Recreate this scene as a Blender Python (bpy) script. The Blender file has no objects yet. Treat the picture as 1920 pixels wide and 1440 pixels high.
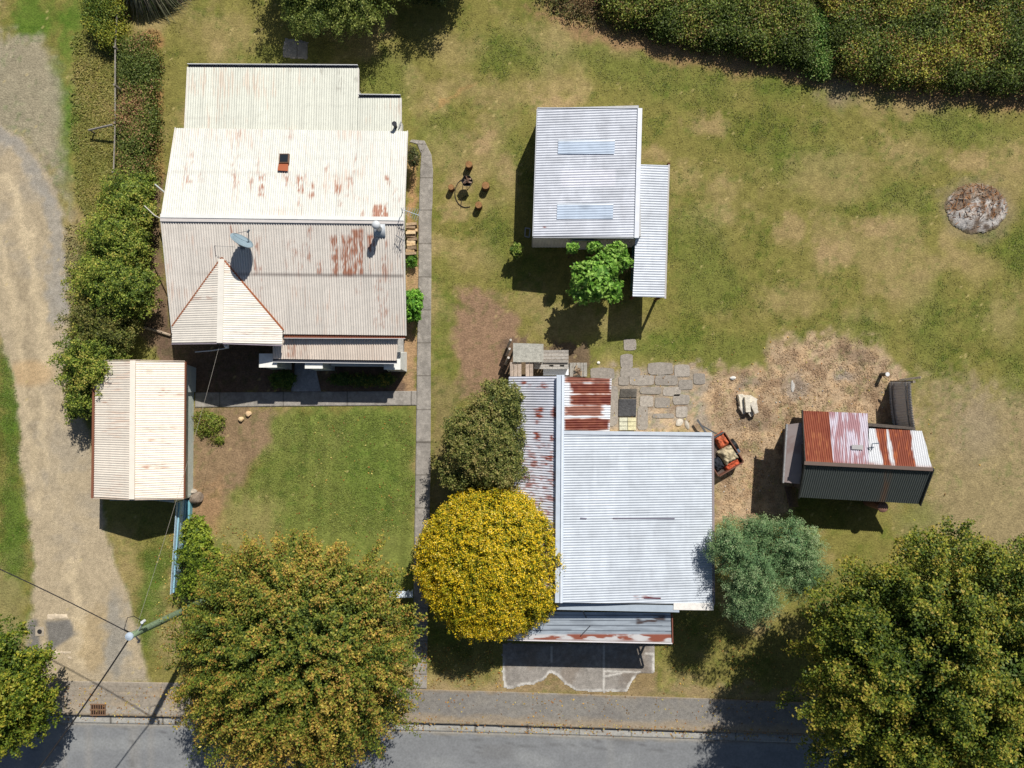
import bpy, math, random
import numpy as np
from mathutils import Vector, Matrix
R = math.radians
rng = np.random.default_rng(7); random.seed(7)
# ---------------------------------------------------------------- camera, sky, sun, exposure
MPP = 0.026            # metres per photo pixel on the ground
F = 1333.0             # focal length in photo pixels
H = MPP * F            # camera height
S = bpy.context.scene
C = S.collection
cam = bpy.data.cameras.new("camera"); co = bpy.data.objects.new("camera", cam); C.objects.link(co)
cam.sensor_width = 36; cam.lens = 36 * F / 1920; cam.clip_start = .1; cam.clip_end = 2000
co.location = (0, 0, H); co.rotation_euler = (0, 0, 0); S.camera = co
SUN = Vector((-.398, -.885, -1)).normalized()
w = bpy.data.worlds.new("World"); S.world = w; w.use_nodes = True
nt = w.node_tree; bg = nt.nodes["Background"]; sky = nt.nodes.new("ShaderNodeTexSky")
sky.sky_type = 'NISHITA'; sky.sun_disc = False
sky.sun_elevation = math.asin(-SUN.z); sky.sun_rotation = math.atan2(-SUN.x, -SUN.y)
nt.links.new(sky.outputs[0], bg.inputs[0]); bg.inputs[1].default_value = .045
sl = bpy.data.lights.new("sun", 'SUN'); so = bpy.data.objects.new("sun", sl); C.objects.link(so)
sl.energy = 4.2; sl.angle = R(.5); sl.color = (1, .955, .88)
so.rotation_euler = (-SUN).to_track_quat('Z', 'Y').to_euler(); so.location = (10, 20, 60)
S.view_settings.view_transform = 'Standard'; S.view_settings.look = 'None'
S.view_settings.exposure = 0.2; S.view_settings.gamma = 1
S.cycles.max_bounces = 5; S.cycles.diffuse_bounces = 2; S.cycles.transparent_max_bounces = 4

# ---------------------------------------------------------------- helpers
def P(x, y, h=0.0):
    s = MPP * (1 - h / H)
    return Vector(((x - 960) * s, (720 - y) * s, h))
def lin(c):
    c = np.asarray(c, float) / 255
    return np.where(c <= .04045, c / 12.92, ((c + .055) / 1.055) ** 2.4)
def L(r, g, b): return tuple(lin((r, g, b)))
def h2(ix, iy, seed):
    n = (ix.astype(np.int64) * 374761393 + iy.astype(np.int64) * 668265263 + seed * 1442695041) & 0xffffffff
    n = ((n ^ (n >> 13)) * 1274126177) & 0xffffffff
    return ((n ^ (n >> 16)) & 0xffff) / 65535.0
def vn(x, y, seed=0):
    x = np.asarray(x, float); y = np.asarray(y, float)
    ix = np.floor(x); iy = np.floor(y); fx = x - ix; fy = y - iy
    fx = fx * fx * (3 - 2 * fx); fy = fy * fy * (3 - 2 * fy)
    a = h2(ix, iy, seed); b = h2(ix + 1, iy, seed); c = h2(ix, iy + 1, seed); d = h2(ix + 1, iy + 1, seed)
    return (a * (1 - fx) + b * fx) * (1 - fy) + (c * (1 - fx) + d * fx) * fy
def fbm(x, y, seed=0, oct=4, g=.5):
    s = 0; a = 1; t = 0
    for i in range(oct):
        s = s + a * vn(x * 2 ** i + 17.3 * i, y * 2 ** i + 9.1 * i, seed + i); t += a; a *= g
    return s / t
def ss(e0, e1, x):
    t = np.clip((x - e0) / (e1 - e0), 0, 1); return t * t * (3 - 2 * t)
def sdpoly(x, y, pts):                       # > 0 inside, distance in px
    pts = np.asarray(pts, float); n = len(pts); d = np.full(x.shape, 1e18); ins = np.zeros(x.shape, bool)
    for i in range(n):
        x1, y1 = pts[i]; x2, y2 = pts[(i + 1) % n]; ex, ey = x2 - x1, y2 - y1
        t = np.clip(((x - x1) * ex + (y - y1) * ey) / (ex * ex + ey * ey + 1e-9), 0, 1)
        d = np.minimum(d, (x - x1 - t * ex) ** 2 + (y - y1 - t * ey) ** 2)
        if y1 != y2:
            c = ((y1 > y) != (y2 > y)) & (x < (x2 - x1) * (y - y1) / (y2 - y1) + x1); ins ^= c
    return np.where(ins, 1, -1) * np.sqrt(d)
def sdell(x, y, cx, cy, rx, ry, a=0):
    a = R(a); dx, dy = x - cx, y - cy
    u = dx * math.cos(a) + dy * math.sin(a); v = -dx * math.sin(a) + dy * math.cos(a)
    return (1 - np.sqrt((u / rx) ** 2 + (v / ry) ** 2)) * min(rx, ry)
def sdline(x, y, pts):                       # distance to polyline
    d = np.full(x.shape, 1e9)
    for (x1, y1), (x2, y2) in zip(pts[:-1], pts[1:]):
        ex, ey = x2 - x1, y2 - y1
        t = np.clip(((x - x1) * ex + (y - y1) * ey) / (ex * ex + ey * ey + 1e-9), 0, 1)
        d = np.minimum(d, np.hypot(x - x1 - t * ex, y - y1 - t * ey))
    return d
def mix(a, b, m):
    m = np.asarray(m)[..., None]; return a * (1 - m) + np.asarray(b) * m

def vmat(name, rough=.8, nscale=12, namt=.25, bump=.3, bscale=30, spec=.3, metal=0, fine=0, trans=0):
    m = bpy.data.materials.new(name); m.use_nodes = True; n = m.node_tree.nodes; k = m.node_tree.links
    b = n["Principled BSDF"]; b.inputs["Roughness"].default_value = rough
    b.inputs["Specular IOR Level"].default_value = spec; b.inputs["Metallic"].default_value = metal
    at = n.new("ShaderNodeAttribute"); at.attribute_name = "col"
    col = at.outputs["Color"]
    tc = n.new("ShaderNodeTexCoord")
    def mul(col, scale, amt, det=3):
        nz = n.new("ShaderNodeTexNoise"); nz.inputs["Scale"].default_value = scale; nz.inputs["Detail"].default_value = det
        nz.inputs["Roughness"].default_value = .65
        k.new(tc.outputs["Object"], nz.inputs["Vector"])
        mr = n.new("ShaderNodeMapRange"); mr.inputs[1].default_value = .3; mr.inputs[2].default_value = .7
        mr.inputs[3].default_value = 1 - amt; mr.inputs[4].default_value = 1 + amt
        k.new(nz.outputs["Fac"], mr.inputs[0])
        mx = n.new("ShaderNodeVectorMath"); mx.operation = 'SCALE'
        k.new(col, mx.inputs[0]); k.new(mr.outputs[0], mx.inputs["Scale"]); return mx.outputs[0]
    if namt: col = mul(col, nscale, namt)
    if fine: col = mul(col, nscale * 3.7, fine, 1)
    k.new(col, b.inputs["Base Color"])
    if bump:
        nb = n.new("ShaderNodeTexNoise"); nb.inputs["Scale"].default_value = bscale; nb.inputs["Detail"].default_value = 3
        k.new(tc.outputs["Object"], nb.inputs["Vector"])
        bp = n.new("ShaderNodeBump"); bp.inputs["Strength"].default_value = bump; bp.inputs["Distance"].default_value = .05
        k.new(nb.outputs["Fac"], bp.inputs["Height"]); k.new(bp.outputs[0], b.inputs["Normal"])
    if trans:
        tr = n.new("ShaderNodeBsdfTranslucent"); ms = n.new("ShaderNodeMixShader"); ms.inputs[0].default_value = trans
        k.new(col, tr.inputs[0]); k.new(b.outputs[0], ms.inputs[1]); k.new(tr.outputs[0], ms.inputs[2])
        k.new(ms.outputs[0], n["Material Output"].inputs[0])
    return m
M = dict(
    ground=vmat("ground_mix", .95, 3.2, .16, .7, 14, .1, fine=.2),
    gravel=vmat("gravel", .95, 6, .14, .7, 30, .15, fine=.22),
    paving=vmat("concrete", .9, 5, .16, .4, 25, .2, fine=.12),
    asphalt=vmat("asphalt", .85, 2.5, .07, .4, 40, .25, fine=.10),
    metal=vmat("painted_iron", .55, 4, .05, 0, 10, .3),
    galv=vmat("galvanised_iron", .45, 3, .07, 0, 10, .4),
    wall=vmat("painted_boards", .8, 5, .10, .2, 20, .25),
    wood=vmat("weathered_timber", .85, 9, .25, .4, 30, .2, fine=.15),
    stone=vmat("stone", .9, 7, .2, .5, 25, .2, fine=.12),
    leaf=vmat("leaves", .55, 0, 0, 0, 10, .25, trans=.22),
    fabric=vmat("cloth", .8, 8, .25, .8, 12, .2),
    bark=vmat("bark", .9, 9, .3, .8, 20, .1),
)
def glassmat():
    m = bpy.data.materials.new("dark_glass"); m.use_nodes = True; b = m.node_tree.nodes["Principled BSDF"]
    b.inputs["Base Color"].default_value = (.02, .025, .03, 1); b.inputs["Roughness"].default_value = .08; return m
M['glass'] = glassmat()

def mesh_np(name, verts, faces, mat, parent=None, col=None, dom='POINT', smooth=False, uni=None):
    """verts (N,3) array, faces (M,k) array or list of lists; col (N,3)"""
    me = bpy.data.meshes.new(name); verts = np.asarray(verts, np.float32)
    if isinstance(faces, np.ndarray):
        nf, kk = faces.shape
        me.vertices.add(len(verts)); me.vertices.foreach_set("co", verts.ravel())
        me.loops.add(nf * kk); me.loops.foreach_set("vertex_index", faces.astype(np.int32).ravel())
        me.polygons.add(nf); me.polygons.foreach_set("loop_start", np.arange(0, nf * kk, kk, dtype=np.int32))
        me.update(calc_edges=True)
    else:
        me.from_pydata([tuple(map(float, v)) for v in verts], [], faces); me.update()
    a = me.attributes.new("col", 'FLOAT_COLOR', dom)
    n = len(me.vertices) if dom == 'POINT' else len(me.polygons)
    c = np.ones((n, 4), np.float32)
    c[:, :3] = np.asarray(col if col is not None else (uni or (.5, .5, .5)))
    a.data.foreach_set("color", c.ravel())
    if smooth: me.polygons.foreach_set("use_smooth", np.ones(len(me.polygons), bool))
    me.materials.append(M[mat] if isinstance(mat, str) else mat)
    o = bpy.data.objects.new(name, me); C.objects.link(o)
    if parent is not None: attach(o, parent)
    return o
def attach(o, p):
    o.parent = p; b = Matrix.Identity(4); q = p
    while q is not None: b = Matrix.Translation(q.location) @ q.rotation_euler.to_matrix().to_4x4() @ b if False else (Matrix.Translation(q.location) @ b); q = q.parent
    o.location = o.location - b.translation
def tag(o, label=None, cat=None, group=None, kind=None):
    if label: o['label'] = label
    if cat: o['category'] = cat
    if group: o['group'] = group
    if kind: o['kind'] = kind
    return o
def thing(name, loc, label, cat, group=None):
    o = bpy.data.objects.new(name, None); C.objects.link(o); o.location = loc; o.empty_display_size = .3
    return tag(o, label, cat, group)

class MB:
    def __init__(s): s.v = []; s.f = []; s.c = []; s.g = []
    def add(s, vs, fs, c):
        b = len(s.v); h0 = len(s.f); s.v += [Vector(v) for v in vs]; s.f += [[b + i for i in f] for f in fs]; s.c += [c] * len(vs); s.g.append((b, len(s.v), h0, len(s.f)))
    def prism(s, bot, top, c):
        n = len(bot); fs = [[(i) for i in range(n)][::-1], [n + i for i in range(n)]]
        for i in range(n): j = (i + 1) % n; fs.append([i, j, n + j, n + i])
        s.add(list(bot) + list(top), fs, c); return s
    def slab(s, pts, z0, z1, c):                       # horizontal outline, px handled by caller
        return s.prism([Vector((p[0], p[1], z0)) for p in pts], [Vector((p[0], p[1], z1)) for p in pts], c)
    def box(s, cen, size, c, rz=0, rx=0, ry=0):
        m = Matrix.Translation(Vector(cen)) @ Matrix.Rotation(rz, 4, 'Z') @ Matrix.Rotation(ry, 4, 'Y') @ Matrix.Rotation(rx, 4, 'X')
        x, y, z = [q / 2 for q in size]
        q = [(-x, -y), (x, -y), (x, y), (-x, y)]
        return s.prism([m @ Vector((a, b, -z)) for a, b in q], [m @ Vector((a, b, z)) for a, b in q], c)
    def bar(s, a, b, wd, ht, c):                       # box beam from a to b
        a = Vector(a); b = Vector(b); d = (b - a).normalized(); up = Vector((0, 0, 1))
        if abs(d.z) > .95: up = Vector((0, 1, 0))
        r = d.cross(up).normalized() * wd / 2; u = r.cross(d).normalized() * ht / 2
        q = [-r - u, r - u, r + u, -r + u]
        return s.prism([a + k for k in q], [b + k for k in q], c)
    def tube(s, pts, rad, c, n=8, caps=True):
        pts = [Vector(p) for p in pts]; rad = rad if isinstance(rad, (list, tuple)) else [rad] * len(pts)
        vs = []
        for i, p in enumerate(pts):
            d = (pts[min(i + 1, len(pts) - 1)] - pts[max(i - 1, 0)]).normalized()
            up = Vector((0, 0, 1)) if abs(d.z) < .9 else Vector((1, 0, 0))
            r = d.cross(up).normalized(); u = r.cross(d)
            for k in range(n):
                a = 2 * math.pi * k / n; vs.append(p + (r * math.cos(a) + u * math.sin(a)) * rad[i])
        fs = []
        for i in range(len(pts) - 1):
            for k in range(n): j = (k + 1) % n; fs.append([i * n + k, i * n + j, (i + 1) * n + j, (i + 1) * n + k])
        if caps: fs.append(list(range(n))[::-1]); fs.append([(len(pts) - 1) * n + k for k in range(n)])
        s.add(vs, fs, c); return s
    def lathe(s, cen, prof, c, n=16):
        cen = Vector(cen); vs = []; fs = []
        for r, z in prof:
            for k in range(n): a = 2 * math.pi * k / n; vs.append(cen + Vector((r * math.cos(a), r * math.sin(a), z)))
        for i in range(len(prof) - 1):
            for k in range(n): j = (k + 1) % n; fs.append([i * n + k, i * n + j, (i + 1) * n + j, (i + 1) * n + k])
        fs.append(list(range(n))[::-1]); fs.append([(len(prof) - 1) * n + k for k in range(n)])
        s.add(vs, fs, c); return s
    def rock(s, cen, size, c, seed=0, n=2, ang=0):
        import bmesh
        bm = bmesh.new(); bmesh.ops.create_icosphere(bm, subdivisions=n, radius=1)
        rr = random.Random(seed); off = [Vector((rr.uniform(-1, 1), rr.uniform(-1, 1), rr.uniform(-1, 1))).normalized() for _ in range(7)]
        amp = [rr.uniform(.75, 1.0) for _ in off]
        cs, sn = math.cos(ang), math.sin(ang)
        vs = []
        for v in bm.verts:
            p = v.co.copy()
            for o, a in zip(off, amp):
                d = p.dot(o)
                if d > a * .8: p -= o * (d - a * .8) * .9
            p = Vector((p.x * size[0], p.y * size[1], p.z * size[2]))
            vs.append(Vector((p.x * cs - p.y * sn, p.x * sn + p.y * cs, p.z)) + Vector(cen))
        s.add(vs, [[v.index for v in f.verts] for f in bm.faces], c); bm.free(); return s
    def build(s, name, mat, parent=None, smooth=False, each=False):
        if each:
            o = None
            for g0, g1, h0, h1 in s.g:
                o = mesh_np(name, [tuple(v) for v in s.v[g0:g1]], [[i - g0 for i in f] for f in s.f[h0:h1]], mat, parent, col=np.array(s.c[g0:g1], float), smooth=smooth)
            return o
        return mesh_np(name, [tuple(v) for v in s.v], s.f, mat, parent, col=np.array(s.c, float), smooth=smooth)

def to_px(v):
    s = MPP * (1 - v[:, 2] / H); return 960 + v[:, 0] / s, 720 - v[:, 1] / s
def panel(name, corners, vdir, colfn, parent, pitch=.1, amp=.018, rowstep=.12, mat='metal', sub=6, lift=0, thick=0):
    """corrugated sheet over a convex planar polygon; corrugations run along vdir"""
    c = [Vector(p) for p in corners]
    n = Vector((0, 0, 0))
    for i in range(len(c)): n += (c[i] - c[0]).cross(c[(i + 1) % len(c)] - c[0])
    n.normalize()
    if n.z < 0: n = -n
    V = Vector(vdir); V = (V - n * V.dot(n)).normalized(); U = V.cross(n).normalized(); o = c[0]
    uv = np.array([((p - o).dot(U), (p - o).dot(V)) for p in c])
    u0, u1 = uv[:, 0].min(), uv[:, 0].max()
    us = np.unique(np.concatenate([np.arange(u0, u1, pitch / sub), uv[:, 0], [u1]]))
    us = us[np.concatenate([[True], np.diff(us) > 1e-5])]
    lo = np.full(us.shape, 1e9); hi = np.full(us.shape, -1e9)
    for i in range(len(uv)):
        (a, b), (a2, b2) = uv[i], uv[(i + 1) % len(uv)]
        if abs(a2 - a) < 1e-5:
            k = np.abs(us - a) < 1e-4; lo[k] = np.minimum(lo[k], min(b, b2)); hi[k] = np.maximum(hi[k], max(b, b2)); continue
        k = (us >= min(a, a2) - 1e-5) & (us <= max(a, a2) + 1e-5)
        t = b + (b2 - b) * (us - a) / (a2 - a)
        lo[k] = np.minimum(lo[k], t[k]); hi[k] = np.maximum(hi[k], t[k])
    nr = max(2, int((hi - lo).max() / rowstep)); t = np.linspace(0, 1, nr + 1)
    vv = lo[:, None] + (hi - lo)[:, None] * t[None, :]; uu = np.repeat(us[:, None], nr + 1, 1)
    z = amp * np.sin(uu * 2 * math.pi / pitch) + lift
    U_, V_, n_, o_ = map(np.array, (U, V, n, o))
    pos = o_ + uu[..., None] * U_ + vv[..., None] * V_ + z[..., None] * n_
    pos = pos.reshape(-1, 3); ph = np.sin(uu * 2 * math.pi / pitch).ravel()
    x, y = to_px(pos)
    col = colfn(uu.ravel(), vv.ravel(), x, y, ph)
    nu = len(us); i, j = np.meshgrid(np.arange(nu - 1), np.arange(nr), indexing='ij'); a = (i * (nr + 1) + j).ravel()
    f = np.stack([a, a + nr + 1, a + nr + 2, a + 1], 1)
    return mesh_np(name, pos, f, mat, parent, col=col, smooth=True)
def ribbon(name, a, b, z, colfn, mat, du=.12, dv=.12, parent=None, skirt=.06):
    """flat sheet between two px polylines of equal count"""
    A = [P(*p) for p in a]; B = [P(*p) for p in b]
    za, zb = (z, z) if not isinstance(z, tuple) else z
    rows = []
    for i in range(len(A) - 1):
        k = max(1, int((A[i + 1] - A[i]).length / du))
        for t in range(k + (i == len(A) - 2)): f = t / k; rows.append((A[i].lerp(A[i + 1], f), B[i].lerp(B[i + 1], f)))
    nv = max(1, int(max((p - q).length for p, q in rows) / dv))
    RA = np.array([r[0][:2] for r in rows]); RB = np.array([r[1][:2] for r in rows]); t = np.linspace(0, 1, nv + 1)
    xy = RA[:, None] * (1 - t)[None, :, None] + RB[:, None] * t[None, :, None]
    zz = np.broadcast_to(za + (zb - za) * t, xy.shape[:2])
    pos = np.concatenate([xy, zz[..., None]], 2)
    if skirt:                                     # close the sides downwards
        lo = pos[:, :1].copy(); lo[..., 2] -= skirt; hi = pos[:, -1:].copy(); hi[..., 2] -= skirt
        pos = np.concatenate([lo, pos, hi], 1)
        lo = pos[:1].copy(); lo[..., 2] -= skirt; hi = pos[-1:].copy(); hi[..., 2] -= skirt
        pos = np.concatenate([lo, pos, hi], 0)
    nr, nc = pos.shape[:2]; pos = pos.reshape(-1, 3); x, y = 960 + pos[:, 0] / MPP, 720 - pos[:, 1] / MPP
    i, j = np.meshgrid(np.arange(nr - 1), np.arange(nc - 1), indexing='ij'); a0 = (i * nc + j).ravel()
    f = np.stack([a0, a0 + nc, a0 + nc + 1, a0 + 1], 1)
    return mesh_np(name, pos, f, mat, parent, col=colfn(x, y))
def patch(name, poly, z, colfn, mat, res=.05, warp=3, wf=.08, seed=1, parent=None, z0=None):
    """irregular sheet: grid cells inside a wavy px outline, with a skirt"""
    p = np.array(poly, float); x0, y0 = p.min(0) - 8; x1, y1 = p.max(0) + 8; st = res / MPP
    gx = np.arange(x0, x1, st); gy = np.arange(y0, y1, st); X, Y = np.meshgrid(gx, gy, indexing='ij')
    wx = X + (fbm(X * wf, Y * wf, seed) - .5) * warp * 2; wy = Y + (fbm(X * wf, Y * wf, seed + 50) - .5) * warp * 2
    sd = sdpoly(wx, wy, poly); nx, ny = X.shape
    ins = sd > 0; keep = ins[:-1, :-1] & ins[1:, :-1] & ins[1:, 1:] & ins[:-1, 1:]
    i, j = np.nonzero(keep); a = i * ny + j; f = np.stack([a, a + 1, a + ny + 1, a + ny], 1)[:, ::-1]
    used = np.unique(f); mp = -np.ones(nx * ny, int); mp[used] = np.arange(len(used)); f = mp[f]
    xx = X.ravel()[used]; yy = Y.ravel()[used]
    zz = np.where(sd.ravel()[used] < st * 1.3, z - .02, z)
    pos = np.stack([(xx - 960) * MPP, (720 - yy) * MPP, zz], 1)
    return mesh_np(name, pos, f, mat, parent, col=colfn(xx, yy, sd.ravel()[used]))

# ---------------------------------------------------------------- foliage
def leaves(pos, nrm, size, col, name, parent=None, aspect=.6):
    n = len(pos); r = rng.normal(size=(n, 3)); nrm = nrm / (np.linalg.norm(nrm, axis=1, keepdims=True) + 1e-9)
    t = np.cross(nrm, r); t /= np.linalg.norm(t, axis=1, keepdims=True) + 1e-9; b = np.cross(nrm, t)
    s = (size * rng.uniform(.6, 1.3, n))[:, None] * .5
    v = np.stack([pos - t * s, pos - b * s * aspect + nrm * s * .15, pos + t * s, pos + b * s * aspect + nrm * s * .15], 1).reshape(-1, 3)
    f = np.arange(n * 4).reshape(n, 4)
    return mesh_np(name, v, f, 'leaf', parent, col=col, dom='FACE')
def palette(n, cols, wts, base=None, jit=.12):
    cols = np.array([L(*c) for c in cols]); wts = np.array(wts, float); wts /= wts.sum()
    if base is None: idx = rng.choice(len(cols), n, p=wts)
    else:
        cum = np.cumsum(wts); q = np.clip(base, 0, .999); idx = np.searchsorted(cum, q)
    c = cols[np.clip(idx, 0, len(cols) - 1)]
    return c * rng.uniform(1 - jit * 2, 1 + jit * 2, (n, 1)) * rng.uniform(1 - jit * .4, 1 + jit * .4, (n, 3))
def rank(a): o = np.argsort(np.argsort(a)); return (o + .5) / len(a)
def crown(name, parent, cen, rad, nspray, nleaf, slen, spread, lsize, cols, wts, bump=.1, bf=2.2, low=-.25, out=.7, up=.3, gap=.35,
          seed=3, inner=.12, lobes=None, patchf=.6, aspect=.6, flat=.45, cmix=.4, puff=.75, core=.35, pj=.09, psig=.42, wob=.22):
    """foliage: sprays of leaves pointing outwards, gathered in puffs over a bumpy ellipsoid (or several lobes), round a leafy core"""
    lobes = lobes or [(cen, rad)]
    vol = np.array([r[0] * r[1] for _, r in lobes]); vol = vol / vol.sum()
    O = []; D = []; SL = []; Q = []
    for li, (cn, rd) in enumerate(lobes):
        area = 2 * math.pi * rd[0] * rd[1] * 1.3; K = max(7, int(area / puff ** 2))
        kd = rng.normal(size=(K * 3, 3)); kd /= np.linalg.norm(kd, axis=1, keepdims=True); kd = kd[kd[:, 2] > low]
        kr = 1 - bump + bump * 2 * fbm(kd[:, 0] * bf + 5 * li + 10, kd[:, 1] * bf + 7 + kd[:, 2] * bf, seed + li * 3, 3) + rng.normal(size=len(kd)) * pj
        m = int(nspray * vol[li]); k = rng.integers(0, len(kd), m); wdt = puff / ((rd[0] + rd[1]) / 2) * psig
        jd = np.clip(rng.normal(size=(m, 3)), -1.8, 1.8) * wdt; d = kd[k] + jd; d /= np.linalg.norm(d, axis=1, keepdims=True)
        r2 = (jd ** 2).sum(1) / wdt ** 2
        rr = kr[k] - r2 * .034 * puff / .75 * (2.6 / max(rd[0], 1.2) + .5)
        inn = rng.uniform(0, 1, m) < inner; rr = np.where(inn, rr * rng.uniform(.7, .9, m), rr)
        e = np.array(cn) + d * np.array(rd) * rr[:, None]
        dd = d * out + np.array([0, 0, up]) + rng.normal(size=d.shape) * wob + (d - kd[k]) * 1.5; dd /= np.linalg.norm(dd, axis=1, keepdims=True)
        sl = slen * rng.uniform(.6, 1.25, m); O.append(e - dd * sl[:, None] * .8); D.append(dd); SL.append(sl); Q.append(rng.uniform(0, 1, len(kd))[k])
    O = np.concatenate(O); D = np.concatenate(D); SL = np.concatenate(SL); Q = np.concatenate(Q); m = len(O)
    t = rng.uniform(0, 1, (m, nleaf)) ** .8
    sp = spread * (1.15 - .75 * t)
    pos = O[:, None] + D[:, None] * (SL[:, None] * t)[..., None] + rng.normal(size=(m, nleaf, 3)) * sp[..., None]
    nr = rng.normal(size=(m, nleaf, 3)) * flat + D[:, None] * .5 + np.array([0, 0, .5])
    q = rank(fbm(O[:, 0] * patchf + 3, O[:, 1] * patchf + 8, seed + 9, 3))
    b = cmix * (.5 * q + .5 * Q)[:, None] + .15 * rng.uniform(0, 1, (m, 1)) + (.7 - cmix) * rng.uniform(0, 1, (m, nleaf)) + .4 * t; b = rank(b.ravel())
    pos = pos.reshape(-1, 3); nr = nr.reshape(-1, 3); sz = np.full(len(pos), lsize); c = palette(len(pos), cols, wts, b)
    if core:
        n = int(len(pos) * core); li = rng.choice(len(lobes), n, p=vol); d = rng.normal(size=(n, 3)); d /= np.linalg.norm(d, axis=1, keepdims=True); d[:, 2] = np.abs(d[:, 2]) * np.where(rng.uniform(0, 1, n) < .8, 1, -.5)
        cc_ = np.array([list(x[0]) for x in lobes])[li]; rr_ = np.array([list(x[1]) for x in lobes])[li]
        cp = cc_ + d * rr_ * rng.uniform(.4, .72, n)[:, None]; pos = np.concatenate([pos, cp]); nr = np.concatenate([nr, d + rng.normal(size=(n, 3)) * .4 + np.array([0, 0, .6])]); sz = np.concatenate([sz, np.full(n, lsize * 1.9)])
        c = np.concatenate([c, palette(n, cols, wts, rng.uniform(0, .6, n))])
    k = pos[:, 2] > .05
    return leaves(pos[k], nr[k], sz[k], c[k], name, parent, aspect)
def trunk(name, parent, base, top, r0, limbs, c=(85, 72, 58), seed=1):
    rr = random.Random(seed); m = MB(); base = Vector(base); top = Vector(top); c = L(*c)
    mid = base.lerp(top, .5) + Vector((rr.uniform(-.1, .1), rr.uniform(-.1, .1), 0))
    m.tube([base - Vector((0, 0, .1)), base + Vector((0, 0, .3)), mid, top], [r0 * 1.35, r0, r0 * .8, r0 * .5], c, 10)
    for e in limbs:
        e = Vector(e); s = base.lerp(top, rr.uniform(.45, .9)); k = s.lerp(e, .5) + Vector((rr.uniform(-.3, .3), rr.uniform(-.3, .3), -.15 * (e - s).length * .5))
        m.tube([s, k, e], [r0 * .45, r0 * .28, r0 * .07], c, 7)
        for q in range(3):
            f = k.lerp(e, rr.uniform(.1, .7)); g = f + (e - s).normalized() * (e - f).length * .7 + Vector((rr.uniform(-.6, .6), rr.uniform(-.6, .6), rr.uniform(0, .5)))
            m.tube([f, g], [r0 * .16, r0 * .04], c, 5)
    return m.build(name, 'bark', parent)
def tree(name, px_, py_, hc, rad, label, cat='tree', group=None, r0=.2, gx=None, lobes=None, nl=12, **k):
    cn = P(px_, py_, hc); base = Vector((cn.x, cn.y, 0)) if gx is None else P(*gx)
    t = thing(name, base, label, cat, group)
    lb = None
    if lobes: lb = [((P(a, b, h_)), r_) for a, b, h_, r_ in lobes]
    cr = crown('crown', t, cn, rad, lobes=lb, **k)
    rr = random.Random(int(px_)); lim = []
    src = lb or [(cn, rad)]
    for i in range(nl):
        c_, r_ = src[i % len(src)]; a = rr.uniform(0, 6.28); e = rr.uniform(.1, 1)
        lim.append(Vector(c_) + Vector((math.cos(a) * r_[0] * .8 * math.cos(e), math.sin(a) * r_[1] * .8 * math.cos(e), r_[2] * .75 * math.sin(e))))
    trunk('trunk', t, base, Vector((cn.x, cn.y, max(.5, hc - rad[2] * .1))), r0, lim, seed=int(py_))
    return t

# ---------------------------------------------------------------- ground colours (albedo of grass, soil, gravel)
KERB = [(-6000, 1100), (0, 1338), (350, 1345), (720, 1354), (1050, 1363), (1360, 1373), (1920, 1395), (8000, 1630)]
def kerb_y(x): return np.interp(x, [a for a, _ in KERB], [b for _, b in KERB])
DRIVE = [(-900, 60), (-60, 205), (0, 235), (45, 262), (88, 320), (116, 400), (126, 500), (130, 600), (140, 700), (158, 800), (176, 880), (192, 960),
         (212, 1040), (238, 1120), (256, 1190), (268, 1240), (275, 1282), (60, 1282), (52, 1220), (62, 1150), (66, 1060), (52, 960), (42, 860), (34, 760), (20, 690), (0, 620), (-60, 530), (-900, 400)]
def drive_sd(x, y):
    wx = x + (fbm(x * .05, y * .05, 91) - .5) * 22; wy = y + (fbm(x * .05, y * .05, 92) - .5) * 22
    return sdpoly(wx, wy, DRIVE)
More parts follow.
